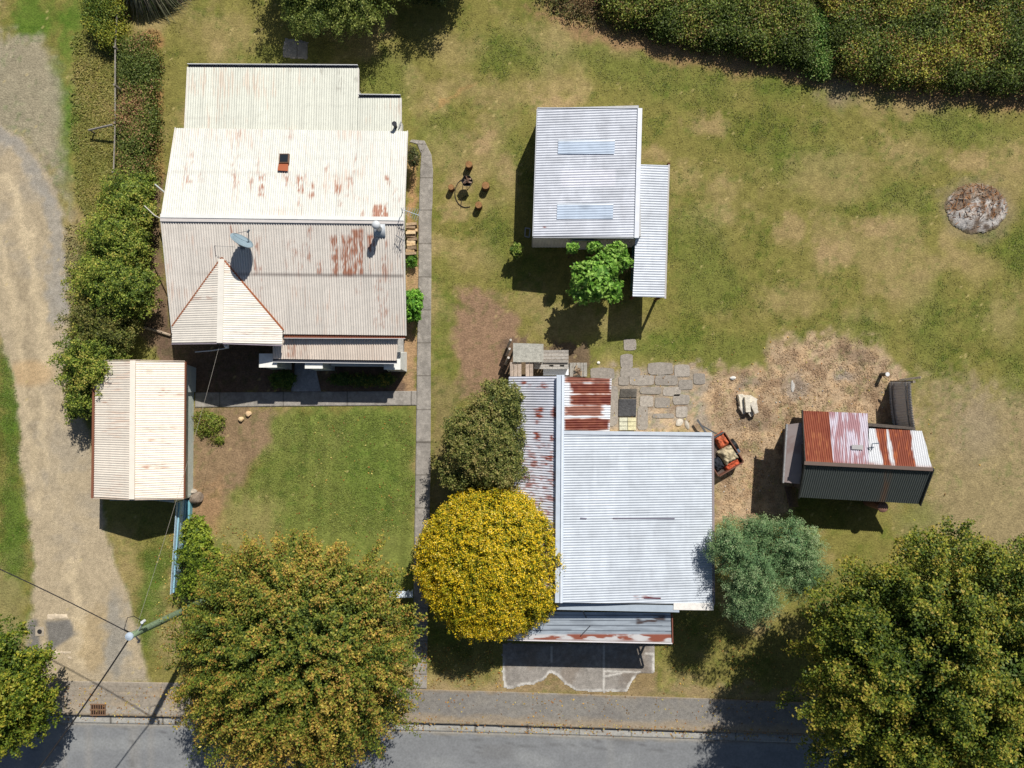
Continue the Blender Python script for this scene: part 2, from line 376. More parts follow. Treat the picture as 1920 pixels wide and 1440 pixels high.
def ground_col(x, y):
    lush, mid, dry = lin((98, 108, 42)), lin((128, 122, 66)), lin((162, 142, 100))
    soil, tan, grey = lin((134, 106, 84)), lin((176, 148, 112)), lin((150, 146, 136))
    n1 = fbm(x * .0085, y * .0085, 1, 4); n2 = fbm(x * .03, y * .03, 5, 4); n3 = fbm(x * .12, y * .12, 9, 3); n4 = vn(x * .35, y * .35, 13)
    c = np.broadcast_to(mid, x.shape + (3,)).copy()
    c = mix(c, lush, ss(.5, .72, n1 * .55 + n2 * .45) * .6)
    c = mix(c, dry, ss(.52, .74, (1 - n1) * .5 + fbm(x * .022, y * .022, 21) * .5) * .8)
    wx = x + (fbm(x * .04, y * .04, 31) - .5) * 40 + (n3 - .5) * 14; wy = y + (fbm(x * .04, y * .04, 32) - .5) * 40 + (n3 - .5) * 14
    def lay(sd, soft, colr, op=1.0):
        nonlocal c
        m = ss(-soft, soft, sd + (n3 - .5) * soft * 1.2) * op; c = mix(c, colr, m)
    E = lambda *a: sdell(wx, wy, *a)
    G = lambda p: sdpoly(wx, wy, p)
    # lawn tones
    lay(G([(500, 770), (779, 768), (779, 1120), (400, 1120), (420, 940), (490, 880)]), 10, lin((116, 126, 62)), .85)
    c = c * (1 + .07 * np.sign(np.sin((x + y * .06) * .19)) * ss(0, 8, sdpoly(x, y, [(420, 770), (779, 768), (779, 1120), (400, 1120)])))[..., None]
    lay(E(450, 980, 75, 60), 30, dry, .45)
    lay(E(700, 870, 60, 120), 30, lin((100, 122, 50)), .5)
    for e in [(1000, 90, 110, 45), (720, 160, 60, 60), (500, 105, 70, 16), (830, 250, 45, 50), (1180, 110, 90, 40), (1290, 160, 90, 25), (950, 290, 28, 60),
              (1300, 450, 60, 70), (1330, 540, 60, 50), (1500, 300, 90, 40), (1480, 160, 60, 25), (1760, 190, 50, 30), (1850, 250, 50, 30), (1620, 620, 50, 40), (1740, 600, 40, 80),
              (1370, 660, 70, 40), (1240, 650, 60, 30), (930, 440, 25, 50), (835, 600, 22, 90), (1150, 640, 70, 30), (1060, 600, 40, 20), (842, 740, 18, 40),
              (1905, 470, 20, 60), (1860, 600, 60, 40), (1900, 700, 30, 60), (1690, 370, 60, 30), (1760, 230, 60, 40)]:
        lay(E(*e), 22, lin((98, 114, 48)), .45)
    for e in [(60, 40, 40, 40), (135, 60, 25, 60), (120, 260, 18, 110), (140, 210, 20, 60), (100, 170, 16, 60), (25, 1010, 26, 120), (20, 780, 18, 80), (290, 1120, 25, 90), (10, 680, 12, 60)]:
        lay(E(*e), 12, lin((84, 116, 40)), .7)
    for e in [(870, 165, 45, 28), (960, 180, 60, 25), (1030, 190, 30, 22), (1640, 160, 40, 30), (1640, 470, 50, 55), (1560, 450, 40, 50), (1690, 430, 40, 40),
              (1060, 610, 60, 40), (870, 300, 60, 45), (890, 480, 40, 26), (1000, 560, 40, 28), (930, 240, 30, 40), (1280, 330, 26, 22), (1480, 560, 60, 30), (1700, 520, 50, 60), (1830, 500, 40, 30), (1560, 330, 80, 50), (1700, 290, 50, 30),
              (1880, 330, 50, 60), (640, 1240, 60, 30), (240, 1080, 26, 60), (310, 1180, 20, 60), (420, 60, 60, 40), (330, 20, 40, 20), (1040, 60, 60, 30), (850, 90, 50, 30), (1160, 610, 50, 18), (1880, 600, 30, 40)]:
        lay(E(*e), 20, dry, .5)
    for e in [(1645, 425, 34, 16, 20), (950, 318, 16, 30), (1330, 230, 40, 18), (860, 345, 20, 16), (905, 270, 20, 26), (1040, 196, 38, 10), (1230, 290, 22, 14), (855, 395, 30, 30), (1560, 480, 30, 20), (1480, 430, 30, 30), (1815, 300, 40, 20)]:
        lay(E(*e), 10, tan, .5)
    lay(E(848, 182, 38, 3.2, -29), 4, lin((176, 140, 92)), .7)
    # beds and bare soil
    lay(G([(860, 545), (900, 538), (935, 560), (965, 600), (985, 640), (955, 700), (930, 745), (860, 745), (852, 620)]), 14, lin((146, 118, 96)), .95)
    lay(G([(815, 700), (960, 740), (850, 740), (830, 990), (812, 990)]), 12, lin((140, 122, 88)), .6)
    lay(G([(275, 330), (302, 330), (302, 420), (326, 660), (270, 660)]), 10, lin((126, 104, 84)), .95)
    lay(G([(262, 60), (300, 60), (300, 340), (275, 340)]), 8, lin((166, 126, 86)), .75)
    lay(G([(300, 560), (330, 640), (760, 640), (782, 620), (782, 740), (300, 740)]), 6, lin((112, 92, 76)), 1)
    lay(G([(762, 440), (784, 440), (784, 740), (758, 740)]), 5, lin((168, 138, 104)), .9)
    lay(G([(764, 280), (782, 300), (784, 440), (764, 440)]), 5, lin((170, 134, 96)), .9)
    lay(G([(365, 762), (510, 762), (500, 840), (455, 900), (400, 960), (340, 1010), (345, 930)]), 14, lin((142, 118, 94)), .9)
    lay(G([(355, 940), (420, 900), (400, 1000), (350, 1080)]), 14, lin((160, 128, 94)), .7)
    lay(G([(325, 960), (345, 960), (345, 1130), (325, 1130)]), 8, lin((160, 132, 100)), .6)
    lay(G([(1120, 690), (1440, 694), (1440, 640), (1560, 622), (1660, 650), (1700, 705), (1726, 800), (1500, 810), (1480, 960), (1335, 985), (1335, 815), (1120, 815)]), 14, lin((180, 156, 128)), .95)
    lay(G([(1140, 688), (1325, 690), (1325, 805), (1140, 805)]), 8, lin((154, 143, 128)), .85)
    q = fbm(x * .05, y * .05, 61, 3); inside = ss(-5, 10, G([(1200, 690), (1440, 694), (1440, 640), (1560, 622), (1660, 650), (1700, 705), (1726, 800), (1500, 810), (1480, 960), (1335, 985), (1335, 815), (1200, 815)]))
    c = mix(c, lin((142, 116, 92)), inside * ss(.52, .7, q) * .7); c = mix(c, lin((202, 172, 134)), inside * ss(.5, .7, fbm(x * .07, y * .07, 62, 3)) * .5)
    lay(E(1400, 790, 36, 18), 14, lin((104, 92, 82)), .6); lay(E(1490, 735, 20, 22), 10, lin((140, 132, 124)), .6); lay(E(1612, 665, 40, 20, 20), 14, lin((122, 104, 88)), .6)
    lay(E(1395, 725, 20, 12), 8, lin((110, 104, 98)), .6); lay(E(1580, 705, 16, 8), 6, lin((150, 144, 138)), .7); lay(E(1630, 730, 30, 22), 10, lin((146, 124, 100)), .6)
    lay(G([(1730, 700), (1920, 740), (2300, 760), (2300, 1050), (1900, 1050), (1700, 990), (1740, 900)]), 40, lin((158, 140, 108)), .75)
    lay(E(1835, 800, 40, 60), 26, lin((150, 136, 112)), .6); lay(E(1720, 965, 40, 26), 20, lin((118, 122, 66)), .7)
    lay(G([(945, 636), (1105, 650), (1110, 712), (945, 712)]), 5, lin((110, 92, 76)), .9)
    lay(G([(940, 1255), (1232, 1255), (1236, 1300), (940, 1300)]), 5, lin((146, 124, 92)), .85)
    lay(E(1830, 392, 72, 62), 12, lin((140, 126, 98)), .6)
    # strip below the hedge
    lay(G([(990, 10), (1060, 22), (1130, 50), (1300, 84), (1560, 130), (1700, 160), (2200, 170), (2200, 205), (1900, 206), (1700, 190), (1560, 160), (1330, 128), (1180, 96), (1060, 60)]), 12, lin((150, 120, 88)), .9)
    lay(E(1575, 175, 38, 26), 16, lin((150, 132, 108)), .7); lay(E(1700, 200, 70, 18), 14, lin((160, 136, 100)), .6)
    lay(G([(990, -20), (2200, -20), (2200, 150), (1560, 110), (1180, 60), (1060, 20)]), 10, lin((96, 80, 62)), .8)
    # rough ground by the drive, road edge
    lay(G([(-100, 60), (70, 70), (105, 130), (118, 260), (128, 420), (100, 330), (40, 250), (-100, 230)]), 18, lin((158, 148, 128)), .85)
    lay(G([(128, 420), (150, 430), (160, 600), (150, 760), (175, 870), (150, 800), (128, 640)]), 8, lin((148, 134, 104)), .7)
    lay(G([(135, 60), (250, 60), (240, 420), (170, 420), (140, 240)]), 10, lin((134, 124, 68)), .8)
    lay(G([(760, 1282), (2100, 1296), (2100, 1320), (760, 1306)]), 6, lin((152, 132, 100)), .6)
    lay(G([(-50, 1060), (40, 1080), (60, 1280), (-50, 1280)]), 16, lin((146, 134, 92)), .7)
    sd = drive_sd(x, y)
    c = mix(c, lin((166, 154, 130)), ss(-9, 3, sd) * .8)
    # wear of the drive
    dr = ss(-2, 4, sd)
    g = np.broadcast_to(lin((178, 165, 142)), x.shape + (3,)).copy()
    def wear(pts, wd, colr, op):
        nonlocal g
        g = mix(g, colr, ss(wd, wd * .35, sdline(wx, wy, pts) + (n3 - .5) * 8) * op)
    g = mix(g, lin((158, 152, 142)), ss(.45, .7, fbm(x * .015, y * .03, 71)) * .5)
    g = g * np.array([1.04, 1.0, .93])
    wear([(-60, 225), (20, 262), (75, 330), (104, 420), (112, 540), (104, 600)], 22, lin((152, 150, 146)), .6)
    wear([(-60, 290), (20, 350), (60, 470), (84, 640), (86, 800), (110, 960), (150, 1120), (150, 1240)], 17, lin((204, 186, 154)), .75)
    wear([(-60, 380), (0, 440), (30, 600), (50, 760), (70, 960)], 12, lin((200, 182, 150)), .6)
    wear([(85, 700), (95, 760), (100, 900), (130, 1050)], 13, lin((150, 138, 120)), .45)
    wear([(20, 470), (46, 560), (56, 680), (66, 800)], 9, lin((150, 136, 112)), .4)
    g = mix(g, lin((198, 166, 122)), ss(-8, 8, sdell(x, y, 56, 700, 44, 24)) * .6)
    g = mix(g, lin((146, 144, 138)), ss(-8, 8, sdell(wx, wy, 215, 1190, 24, 80)) * .7)
    g = mix(g, lin((174, 150, 106)), ss(-8, 8, sdell(wx, wy, 175, 1200, 26, 60)) * .4)
    g = mix(g, lin((112, 112, 112)), ss(-2, 5, np.maximum(sdpoly(wx * .15 + x * .85, wy * .15 + y * .85, [(38, 1160), (72, 1160), (80, 1240), (60, 1250), (36, 1200)]), sdpoly(wx * .15 + x * .85, wy * .15 + y * .85, [(84, 1163), (134, 1160), (144, 1188), (130, 1200), (86, 1228), (88, 1200)]))) * .85)
    c = mix(c, g, dr)
    c *= (1 + (n4 - .5) * .2 + (fbm(x * .07, y * .07, 77, 3) - .5) * .3 + (vn(x * .5, y * .5, 78) - .5) * .1)[..., None]
    tf = ss(.62, .72, vn(x * .16, y * .16, 79)) * ss(.45, .6, n2) * (1 - dr); c = mix(c, c * np.array([.72, .86, .7]), tf * .8)
    wet = rng.uniform(0, 1, x.shape); c = mix(c, lin((206, 186, 130)), (wet > .9965) * .5)
    return c * 1.0
print("ground")
gx = np.concatenate([-np.geomspace(420, 28, 26), np.arange(-27.5, 27.51, .11), np.geomspace(28, 420, 26)])
gy = np.concatenate([-np.geomspace(420, 22, 26), np.arange(-21, 21.01, .11), np.geomspace(22, 420, 26)])
X, Y = np.meshgrid(gx, gy, indexing='ij'); px_ = 960 + X / MPP; py_ = 720 - Y / MPP
ky = kerb_y(px_); below = (py_ > ky - 22) & (py_ < ky + 330)
Z = np.where(below, -.3, 0.0)
pos = np.stack([X, Y, Z], -1).reshape(-1, 3); nx, ny = X.shape
i, j = np.meshgrid(np.arange(nx - 1), np.arange(ny - 1), indexing='ij'); a = (i * ny + j).ravel()
gcol = ground_col(px_, py_).reshape(-1, 3)
tag(mesh_np('ground', pos, np.stack([a, a + ny, a + ny + 1, a + 1], 1), 'ground', col=gcol), kind='structure')
# driveway: its own sheet with a ragged edge, 4 mm over the ground
sd = drive_sd(px_, py_); ins = sd > 0; keep = ins[:-1, :-1] & ins[1:, :-1] & ins[1:, 1:] & ins[:-1, 1:]
i, j = np.nonzero(keep); a = i * ny + j; f = np.stack([a, a + ny, a + ny + 1, a + 1], 1); used = np.unique(f); mp = -np.ones(nx * ny, int); mp[used] = np.arange(len(used))
dv = pos[used].copy(); dv[:, 2] = .004
tag(mesh_np('driveway', dv, mp[f], 'gravel', col=gcol[used]), kind='structure')

# ---------------------------------------------------------------- street
def off(pts, d): return [(a, b + d) for a, b in pts]
def asph(x, y):
    c = np.broadcast_to(lin((132, 134, 136)), x.shape + (3,)).copy()
    c = mix(c, lin((150, 152, 152)), ss(.45, .75, fbm(x * .012, y * .03, 3)) * .6)
    c = mix(c, lin((146, 144, 140)), ss(.5, .8, vn(x * .12, y * .004, 8)) * ss(520, 300, x) * .7)
    c = mix(c, lin((112, 112, 112)), ss(-6, 6, np.maximum(sdell(x, y, 1168, 1390, 20, 9), sdell(x, y, 1030, 1395, 4, 6))) * .6)
    c = mix(c, lin((152, 152, 150)), ss(12, 4, np.abs(x - 1145 - (y - 1400) * .1)) * ss(1380, 1400, y) * .4)
    c = mix(c, lin((92, 92, 94)), (rng.uniform(0, 1, x.shape) > .9975) * .7)
    for pts in ([(820, 1376), (870, 1392), (910, 1388), (980, 1402), (1060, 1398), (1180, 1412), (1300, 1404)], [(880, 1440), (900, 1410), (890, 1390)], [(1240, 1385), (1255, 1410), (1248, 1440)], [(230, 1362), (250, 1400), (244, 1440)]):
        c = mix(c, lin((98, 98, 98)), ss(1.8, .5, sdline(x, y, pts) + (fbm(x * .15, y * .15, 51) - .5) * 8) * .5)
    c = mix(c, lin((118, 118, 118)), ss(-3, 3, np.minimum(np.minimum(x - 905, 960 - x), np.minimum(y - 1398, 1425 - y)) + (fbm(x * .1, y * .1, 52) - .5) * 6) * .5)
    c = mix(c, lin((150, 140, 122)), ss(9, 1, y - kerb_y(x) - 17 + (fbm(x * .05, y * .1, 53) - .5) * 10) * .5)
    c *= (1 + (fbm(x * .2, y * .2, 4) - .5) * .14)[..., None]; return c * .98
def seg(pts, x0=-6000, x1=8000, step=None): return pts
tag(ribbon('road', off(KERB, 17), off(KERB, 320), (-.125, -.125), asph, 'asphalt', .3, .12, skirt=.1), kind='structure')
def gut(x, y):
    c = np.broadcast_to(lin((168, 166, 160)), x.shape + (3,)).copy()
    c = mix(c, lin((140, 134, 124)), ss(.45, .8, fbm(x * .03, y * .2, 6)) * .7); r = (y - kerb_y(x))
    c = mix(c, lin((110, 96, 80)), ss(6, 0, r) * .5 * ss(.3, .7, vn(x * .04, y * 0, 3)))
    j = np.abs(((x + 40) % 98) - 49) < 1.3; return mix(c, lin((90, 86, 80)), j * .8) * .98
tag(ribbon('gutter', off(KERB, 1.6), off(KERB, 17), (-.135, -.12), gut, 'paving', .05, .08, skirt=.1), kind='structure')
def krb(x, y):
    c = np.broadcast_to(lin((150, 138, 120)), x.shape + (3,)).copy()
    return mix(c, lin((96, 90, 84)), (np.abs(((x + 40) % 98) - 49) < 1.3) * .8) * .85
tag(ribbon('kerb', off(KERB, -4.5), off(KERB, 0), (.03, .03), krb, 'paving', .05, .06, skirt=.2), kind='structure')
FT = [(-6000, 1040), (0, 1272), (110, 1276), (330, 1280), (720, 1290), (960, 1297), (1350, 1310), (1920, 1334), (8000, 1570)]
KB = [(a, float(kerb_y(a)) - 3.2) for a, _ in FT]
def foot(x, y):
    t = (kerb_y(x) - y) / 66.0
    c = np.broadcast_to(lin((140, 136, 130)), x.shape + (3,)).copy()
    c = mix(c, lin((126, 122, 118)), ss(.4, .7, fbm(x * .014, y * .02, 16)) * .6)
    c = mix(c, lin((150, 144, 134)), ss(.45, .7, fbm(x * .08, y * .08, 17)) * .4)
    c = mix(c, lin((168, 150, 124)), ss(.35, .12, t + (fbm(x * .03, y * .1, 18) - .5) * .25) * .7)
    c = mix(c, lin((158, 138, 108)), ss(.86, 1.0, t + (fbm(x * .05, y * .1, 19) - .5) * .2) * .7)
    lf = ss(400, 330, x)                                     # pavers across the drive entry
    g = np.broadcast_to(lin((160, 150, 136)), x.shape + (3,)).copy()
    yy = y - 1272 - x * .02; row = np.floor(yy / 9.5); fx = ((x + (row % 2) * 14) % 28); fy = yy % 9.5
    g *= (1 + (h2(np.floor((x + (row % 2) * 14) / 28), row, 3) - .5) * .12)[..., None]
    g = mix(g, lin((136, 128, 116)), ((fx < 1.5) | (fy < 1.4)) * .5)
    g = mix(g, lin((166, 158, 146)), ss(46, 50, yy) * .9)
    g = mix(g, lin((184, 160, 124)), ss(.5, .75, fbm(x * .03, y * .05, 29)) * .35)
    c = c * (1 - lf[..., None]) + g * lf[..., None]; return c * .93
tag(ribbon('footpath', FT, KB, .025, foot, 'paving', .06, .06, skirt=.1), kind='structure')

# ---------------------------------------------------------------- paths and pads
def conc(base, seed=0, joint=None, dark=.5):
    def f(x, y, sd=None):
        c = np.broadcast_to(lin(base), x.shape + (3,)).copy()
        c = mix(c, lin(np.array(base) * .8), ss(.4, .7, fbm(x * .06, y * .06, seed)) * dark)
        c = mix(c, lin(np.minimum(255, np.array(base) * 1.15)), ss(.55, .75, fbm(x * .15, y * .15, seed + 3)) * .5)
        if joint:
            for ax, per, o in joint:
                q = (x if ax == 'x' else y); c = mix(c, lin((86, 80, 72)), (np.abs(((q + o) % per) - per / 2) < 1.0) * .7)
        return c * 1.0
    return f
PL = [(768, 266), (782, 270), (790, 290), (788, 320), (786, 380), (785, 410), (785, 500), (782, 660), (781, 760), (779, 900), (777, 1010), (774, 1290)]
PR = [(772, 262), (796, 264), (809, 290), (812, 320), (811, 380), (809, 410), (809, 500), (808, 660), (808, 760), (807, 900), (805, 1010), (800, 1291)]
tag(ribbon('garden_path', PL, PR, .03, conc((156, 150, 142), 3, [('y', 62, 8)]), 'paving', .05, .06), kind='structure')
tag(ribbon('front_path', [(366, 736), (520, 735), (781, 733)], [(366, 764), (520, 762), (781, 760)], .026, conc((158, 152, 144), 8, [('x', 120, 8)]), 'paving', .05, .06), kind='structure')
tag(ribbon('entry_path', [(553, 676), (552, 700), (546, 734)], [(590, 676), (594, 700), (602, 734)], .03, conc((165, 165, 168), 12), 'paving', .05, .06), kind='structure')
tag(patch('concrete_pad', [(533, 70), (556, 74), (579, 78), (576, 113), (553, 111), (529, 108)], .03, conc((164, 156, 146), 21, [('x', 400, 1243)]), 'paving', .05, 1.5), kind='structure')
def padc(x, y, sd):
    c = conc((152, 146, 139), 30)(x, y); c = mix(c, lin((128, 114, 100)), ss(.5, .7, fbm(x * .03, y * .03, 33)) * .5)
    wh = lin((222, 218, 210))
    e = ss(7.5, 3.6, sd + (fbm(x * .1, y * .1, 7) - .5) * 3) * ss(1215, 1240, y); c = mix(c, wh, e * .85 * ss(.25, .6, fbm(x * .06, y * .06, 44)))
    for pts in ([(1132, 1210), (1132, 1297)], [(1134, 1258), (1200, 1260)], [(1134, 1268), (1165, 1262)], [(1034, 1213), (1034, 1240)], [(1210, 1225), (1228, 1226)]):
        c = mix(c, wh, ss(2.6, 1, sdline(x, y, pts) + (fbm(x * .2, y * .2, 5) - .5) * 2) * .55)
    c = mix(c, wh, ss(1, 6, sdpoly(x, y, [(985, 1290), (1018, 1278), (1034, 1256), (1060, 1278), (1040, 1270), (1022, 1284)]) + 2) * .8)
    return c
tag(patch('forecourt', [(941, 1205), (1228, 1205), (1228, 1262), (1200, 1264), (1188, 1276), (1176, 1298), (1118, 1298), (1082, 1297), (1060, 1285), (1046, 1270), (1032, 1262), (1020, 1276), (1000, 1284), (978, 1285), (960, 1293), (944, 1290), (941, 1260)],
          .028, padc, 'paving', .05, 2, .12), kind='structure')
# old stone paving behind the shop
FS = [(1170, 636, 1192, 656), (1164, 664, 1186, 690), (1163, 690, 1200, 706), (1215, 680, 1262, 702), (1264, 684, 1293, 706), (1180, 704, 1226, 722), (1228, 704, 1270, 722), (1272, 712, 1298, 730),
      (1300, 700, 1322, 720), (1200, 726, 1240, 738), (1244, 726, 1276, 742), (1140, 722, 1158, 800), (1106, 690, 1152, 712), (1200, 742, 1224, 762), (1228, 746, 1256, 764), (1262, 740, 1292, 758), (1196, 760, 1214, 806), (1268, 762, 1288, 782), (1224, 776, 1264, 783), (1160, 706, 1178, 722)]
m = MB()
for k, (a, b, c_, d) in enumerate(FS):
    a -= 1.5; b -= 1.2; c_ += 1.5; d += 1.2; rr = random.Random(k); n = 12; cx, cy, rx, ry = (a + c_) / 2, (b + d) / 2, (c_ - a) / 2, (d - b) / 2; pts = []
    for q in range(n):
        t = 2 * math.pi * q / n; cs, sn = math.cos(t), math.sin(t); e = .38
        pts.append(P(cx + rx * math.copysign(abs(cs) ** e, cs) * rr.uniform(.88, 1), cy - ry * math.copysign(abs(sn) ** e, sn) * rr.uniform(.88, 1)))
    g = rr.uniform(.8, 1.1); m.slab(pts, -.03, .028 + .002 * (k % 5), tuple(np.array(L(168, 160, 150)) * g * .92))
tag(m.build('stone_paving', 'stone'), kind='structure')

# ---------------------------------------------------------------- roof colour functions
def streak(x, y, boxes, seed, along='y', fx=.55, fy=.06, thr=.33):
    """rust streaks: boxes (x0,y0,x1,y1,strength) in photo px"""
    n = fbm(x * (fx if along == 'y' else fy), y * (fy if along == 'y' else fx), seed, 3, .6)
    n2 = fbm(x * .12, y * .12, seed + 4, 3)
    m = np.zeros(x.shape)
    for b in boxes:
        x0, y0, x1, y1, s = b; e = np.minimum(np.minimum(x - x0, x1 - x), np.minimum(y - y0, y1 - y))
        m = np.maximum(m, ss(-7, 6, e) * s)
    n3_ = vn(x * (1.1 if along == 'y' else .25), y * (.25 if along == 'y' else 1.1), seed + 9)
    return np.clip(ss(thr - .06, thr + .14, (n - .5) * 1.0 + (n2 - .5) * .7 + (n3_ - .5) * .45 + m * .5) * (m > .02), 0, 1) * np.clip(m * 1.5, 0, 1)
RUST = lin((158, 92, 58)); RUST2 = lin((122, 52, 32)); ORG = lin((196, 130, 84))
def sheets(c, u, v, ph, seed, sw=.76, row=.85, amt=.07):
    k = np.floor(u / sw + 40); c *= (1 + (h2(k, np.floor(v / 2.9 + 40), seed) - .5) * amt)[..., None]
    fx_ = (u / sw + 40) % 1; c *= (1 - .10 * ((fx_ < .05)))[..., None]
    c *= (1 - .13 * ((np.abs(v % row - row / 2) < .07) & (ph > .55) & (h2(np.floor(u * 12), np.floor(v / row), seed + 2) > .3)))[..., None]
    return c
def cream(base, boxes, seed, along='y', seams=(), grime=.25, rust=RUST, stripe=.10):
    def f(u, v, x, y, ph):
        c = np.broadcast_to(lin(base), x.shape + (3,)).copy()
        lo = (x, y) if along == 'y' else (y, x)
        c = mix(c, lin(np.array(base) * .86), ss(.45, .75, fbm(lo[0] * .12, lo[1] * .01, seed, 3)) * grime)
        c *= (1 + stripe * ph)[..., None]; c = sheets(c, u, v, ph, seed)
        r = streak(x, y, boxes, seed + 7, along); c = mix(c, rust, r * .85)
        fl = fbm(lo[0] * .5, lo[1] * .04, seed + 20, 2) * fbm(x * .02, y * .02, seed + 21, 2)
        c = mix(c, ORG, ss(.42, .55, fl) * .25)
        for s_ in seams:
            q = y if along == 'y' else x; t = s_[0] + (s_[1] - s_[0]) * ((x if along == 'y' else y) - s_[2]) / (s_[3] - s_[2])
            c = mix(c, lin((110, 100, 96)), ss(1.6, .5, np.abs(q - t)) * s_[4])
        return c
    return f
def fasc(mb, a, b, c, w=.05, h=.14, dz=-.05):
    a = Vector(a); b = Vector(b); return mb.bar(a + Vector((0, 0, dz)), b + Vector((0, 0, dz)), w, h, c)
def walls(parent, pts, z1s, c, mat='wall', name='wall', z0=0, th=.12):
    """ring of walls through ground px pts, tops z1s"""
    m = MB(); A = [P(*p) for p in pts]; n = len(A); cen = sum(A, Vector()) / n
    for i in range(n):
        j = (i + 1) % n; d = (A[j] - A[i]).normalized(); nn = Vector((d.y, -d.x, 0))
        if nn.dot(cen - A[i]) < 0: nn = -nn
        q = [A[i] + (d * th if i % 2 else Vector()), A[j] - (d * th if i % 2 else Vector())]
        b = [q[0], q[1], q[1] + nn * th, q[0] + nn * th]; t = [b[0] + Vector((0, 0, z1s[i])), b[1] + Vector((0, 0, z1s[j])), b[2] + Vector((0, 0, z1s[j])), b[3] + Vector((0, 0, z1s[i]))]
        m.prism([k + Vector((0, 0, z0)) for k in b], t, c)
    return m.build(name, mat, parent)
def window(parent, cen, wd, ht, nrm, c=(.75, .75, .72), name='window'):
    n = Vector(nrm).normalized(); r = Vector((0, 0, 1)).cross(n); cen = Vector(cen); m = MB(); f = .06
    for s in (-1, 1):
        m.bar(cen + r * s * wd / 2 - Vector((0, 0, ht / 2 + f / 2)) + n * .03, cen + r * s * wd / 2 + Vector((0, 0, ht / 2 + f / 2)) + n * .03, f, .08, c)
        m.bar(cen - r * (wd / 2 - f / 2) + Vector((0, 0, s * ht / 2)) + n * .03, cen + r * (wd / 2 - f / 2) + Vector((0, 0, s * ht / 2)) + n * .03, .08, f, c)
    o = m.build(name, 'wall', parent)
    g = MB(); g.bar(cen - r * (wd / 2 - f / 2) + n * .012, cen + r * (wd / 2 - f / 2) + n * .012, .02, ht - f, (.03, .03, .04)); 
    p = g.build('pane', 'glass', o)
    return o
def fix(o, parent):      # parent a world-coordinate mesh under an object whose own parent chain is only translated
    o.parent = parent; t = Vector(); q = parent
    while q: t += q.location; q = q.parent
    o.location = -t
attach = fix
print("cottage")
# ---------------------------------------------------------------- cottage
ct = thing('cottage', P(545, 450), 'large cream cottage with rust streaked iron roof, front gable and veranda beside the drive', 'house')
wh = L(235, 236, 232); crm = L(214, 205, 192)
hR, hF, hB = 3.6, 2.55, 2.58
rr1 = [(345, 270, 372, 330, .35), (430, 245, 455, 330, .35), (468, 270, 500, 330, .25), (343, 322, 360, 345, .6), (372, 322, 384, 340, .6), (436, 325, 448, 360, .6), (465, 330, 475, 362, .6), (483, 325, 497, 370, .7), (512, 325, 520, 372, .3), (535, 327, 545, 350, .8), (556, 330, 572, 362, .75), (559, 370, 568, 392, .6),
       (578, 340, 592, 372, .65), (608, 300, 626, 322, .5), (626, 328, 642, 365, .7), (634, 360, 645, 390, .5), (650, 330, 665, 375, .45), (659, 290, 672, 325, .5), (722, 330, 732, 350, .8), (672, 370, 686, 408, .4), (735, 350, 755, 390, .35), (480, 280, 495, 320, .35), (525, 240, 552, 262, .35), (420, 300, 450, 330, .2), (520, 320, 545, 350, .4), (600, 340, 620, 365, .3)]
rs = [(700, 384, 727, 408, 1.05)]
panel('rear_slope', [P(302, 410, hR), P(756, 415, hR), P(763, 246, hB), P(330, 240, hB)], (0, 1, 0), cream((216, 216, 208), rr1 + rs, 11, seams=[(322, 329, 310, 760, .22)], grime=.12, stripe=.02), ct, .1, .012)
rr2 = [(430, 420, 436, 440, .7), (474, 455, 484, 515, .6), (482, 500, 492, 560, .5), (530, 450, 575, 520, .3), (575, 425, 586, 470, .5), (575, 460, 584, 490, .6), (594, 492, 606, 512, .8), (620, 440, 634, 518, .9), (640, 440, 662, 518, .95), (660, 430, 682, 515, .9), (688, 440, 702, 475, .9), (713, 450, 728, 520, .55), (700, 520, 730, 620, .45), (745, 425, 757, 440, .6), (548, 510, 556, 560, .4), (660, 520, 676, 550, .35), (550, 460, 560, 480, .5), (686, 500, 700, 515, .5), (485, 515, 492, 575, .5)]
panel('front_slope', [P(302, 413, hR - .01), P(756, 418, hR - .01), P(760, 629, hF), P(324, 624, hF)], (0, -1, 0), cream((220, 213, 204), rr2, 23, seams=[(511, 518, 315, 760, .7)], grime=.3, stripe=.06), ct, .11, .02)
lr = [(355, 130, 370, 165, .25), (600, 130, 606, 150, .4), (630, 130, 645, 175, .35), (660, 130, 671, 185, .45), (420, 215, 530, 232, .18)]
panel('lean_to_roof', [P(347, 246, 2.62), P(752, 250, 2.62), P(752, 183, 2.42), P(671, 183, 2.42), P(671, 127, 2.27), P(353, 125, 2.27)][:0] or [P(346, 250, 2.5), P(670, 252, 2.5), P(671, 128, 2.2), P(352, 126, 2.2)], (0, 1, 0),
      cream((212, 213, 201), lr, 31, seams=[(222, 226, 350, 670, .2)], grime=.3, rust=lin((90, 76, 62)), stripe=.06), ct, .11, .016)
panel('lean_to_roof', [P(670, 252, 2.49), P(751, 253, 2.49), P(751, 184, 2.34), P(671, 184, 2.34)], (0, 1, 0), cream((212, 213, 201), [(742, 200, 752, 230, .3)], 32, grime=.3, stripe=.06), ct, .11, .016)
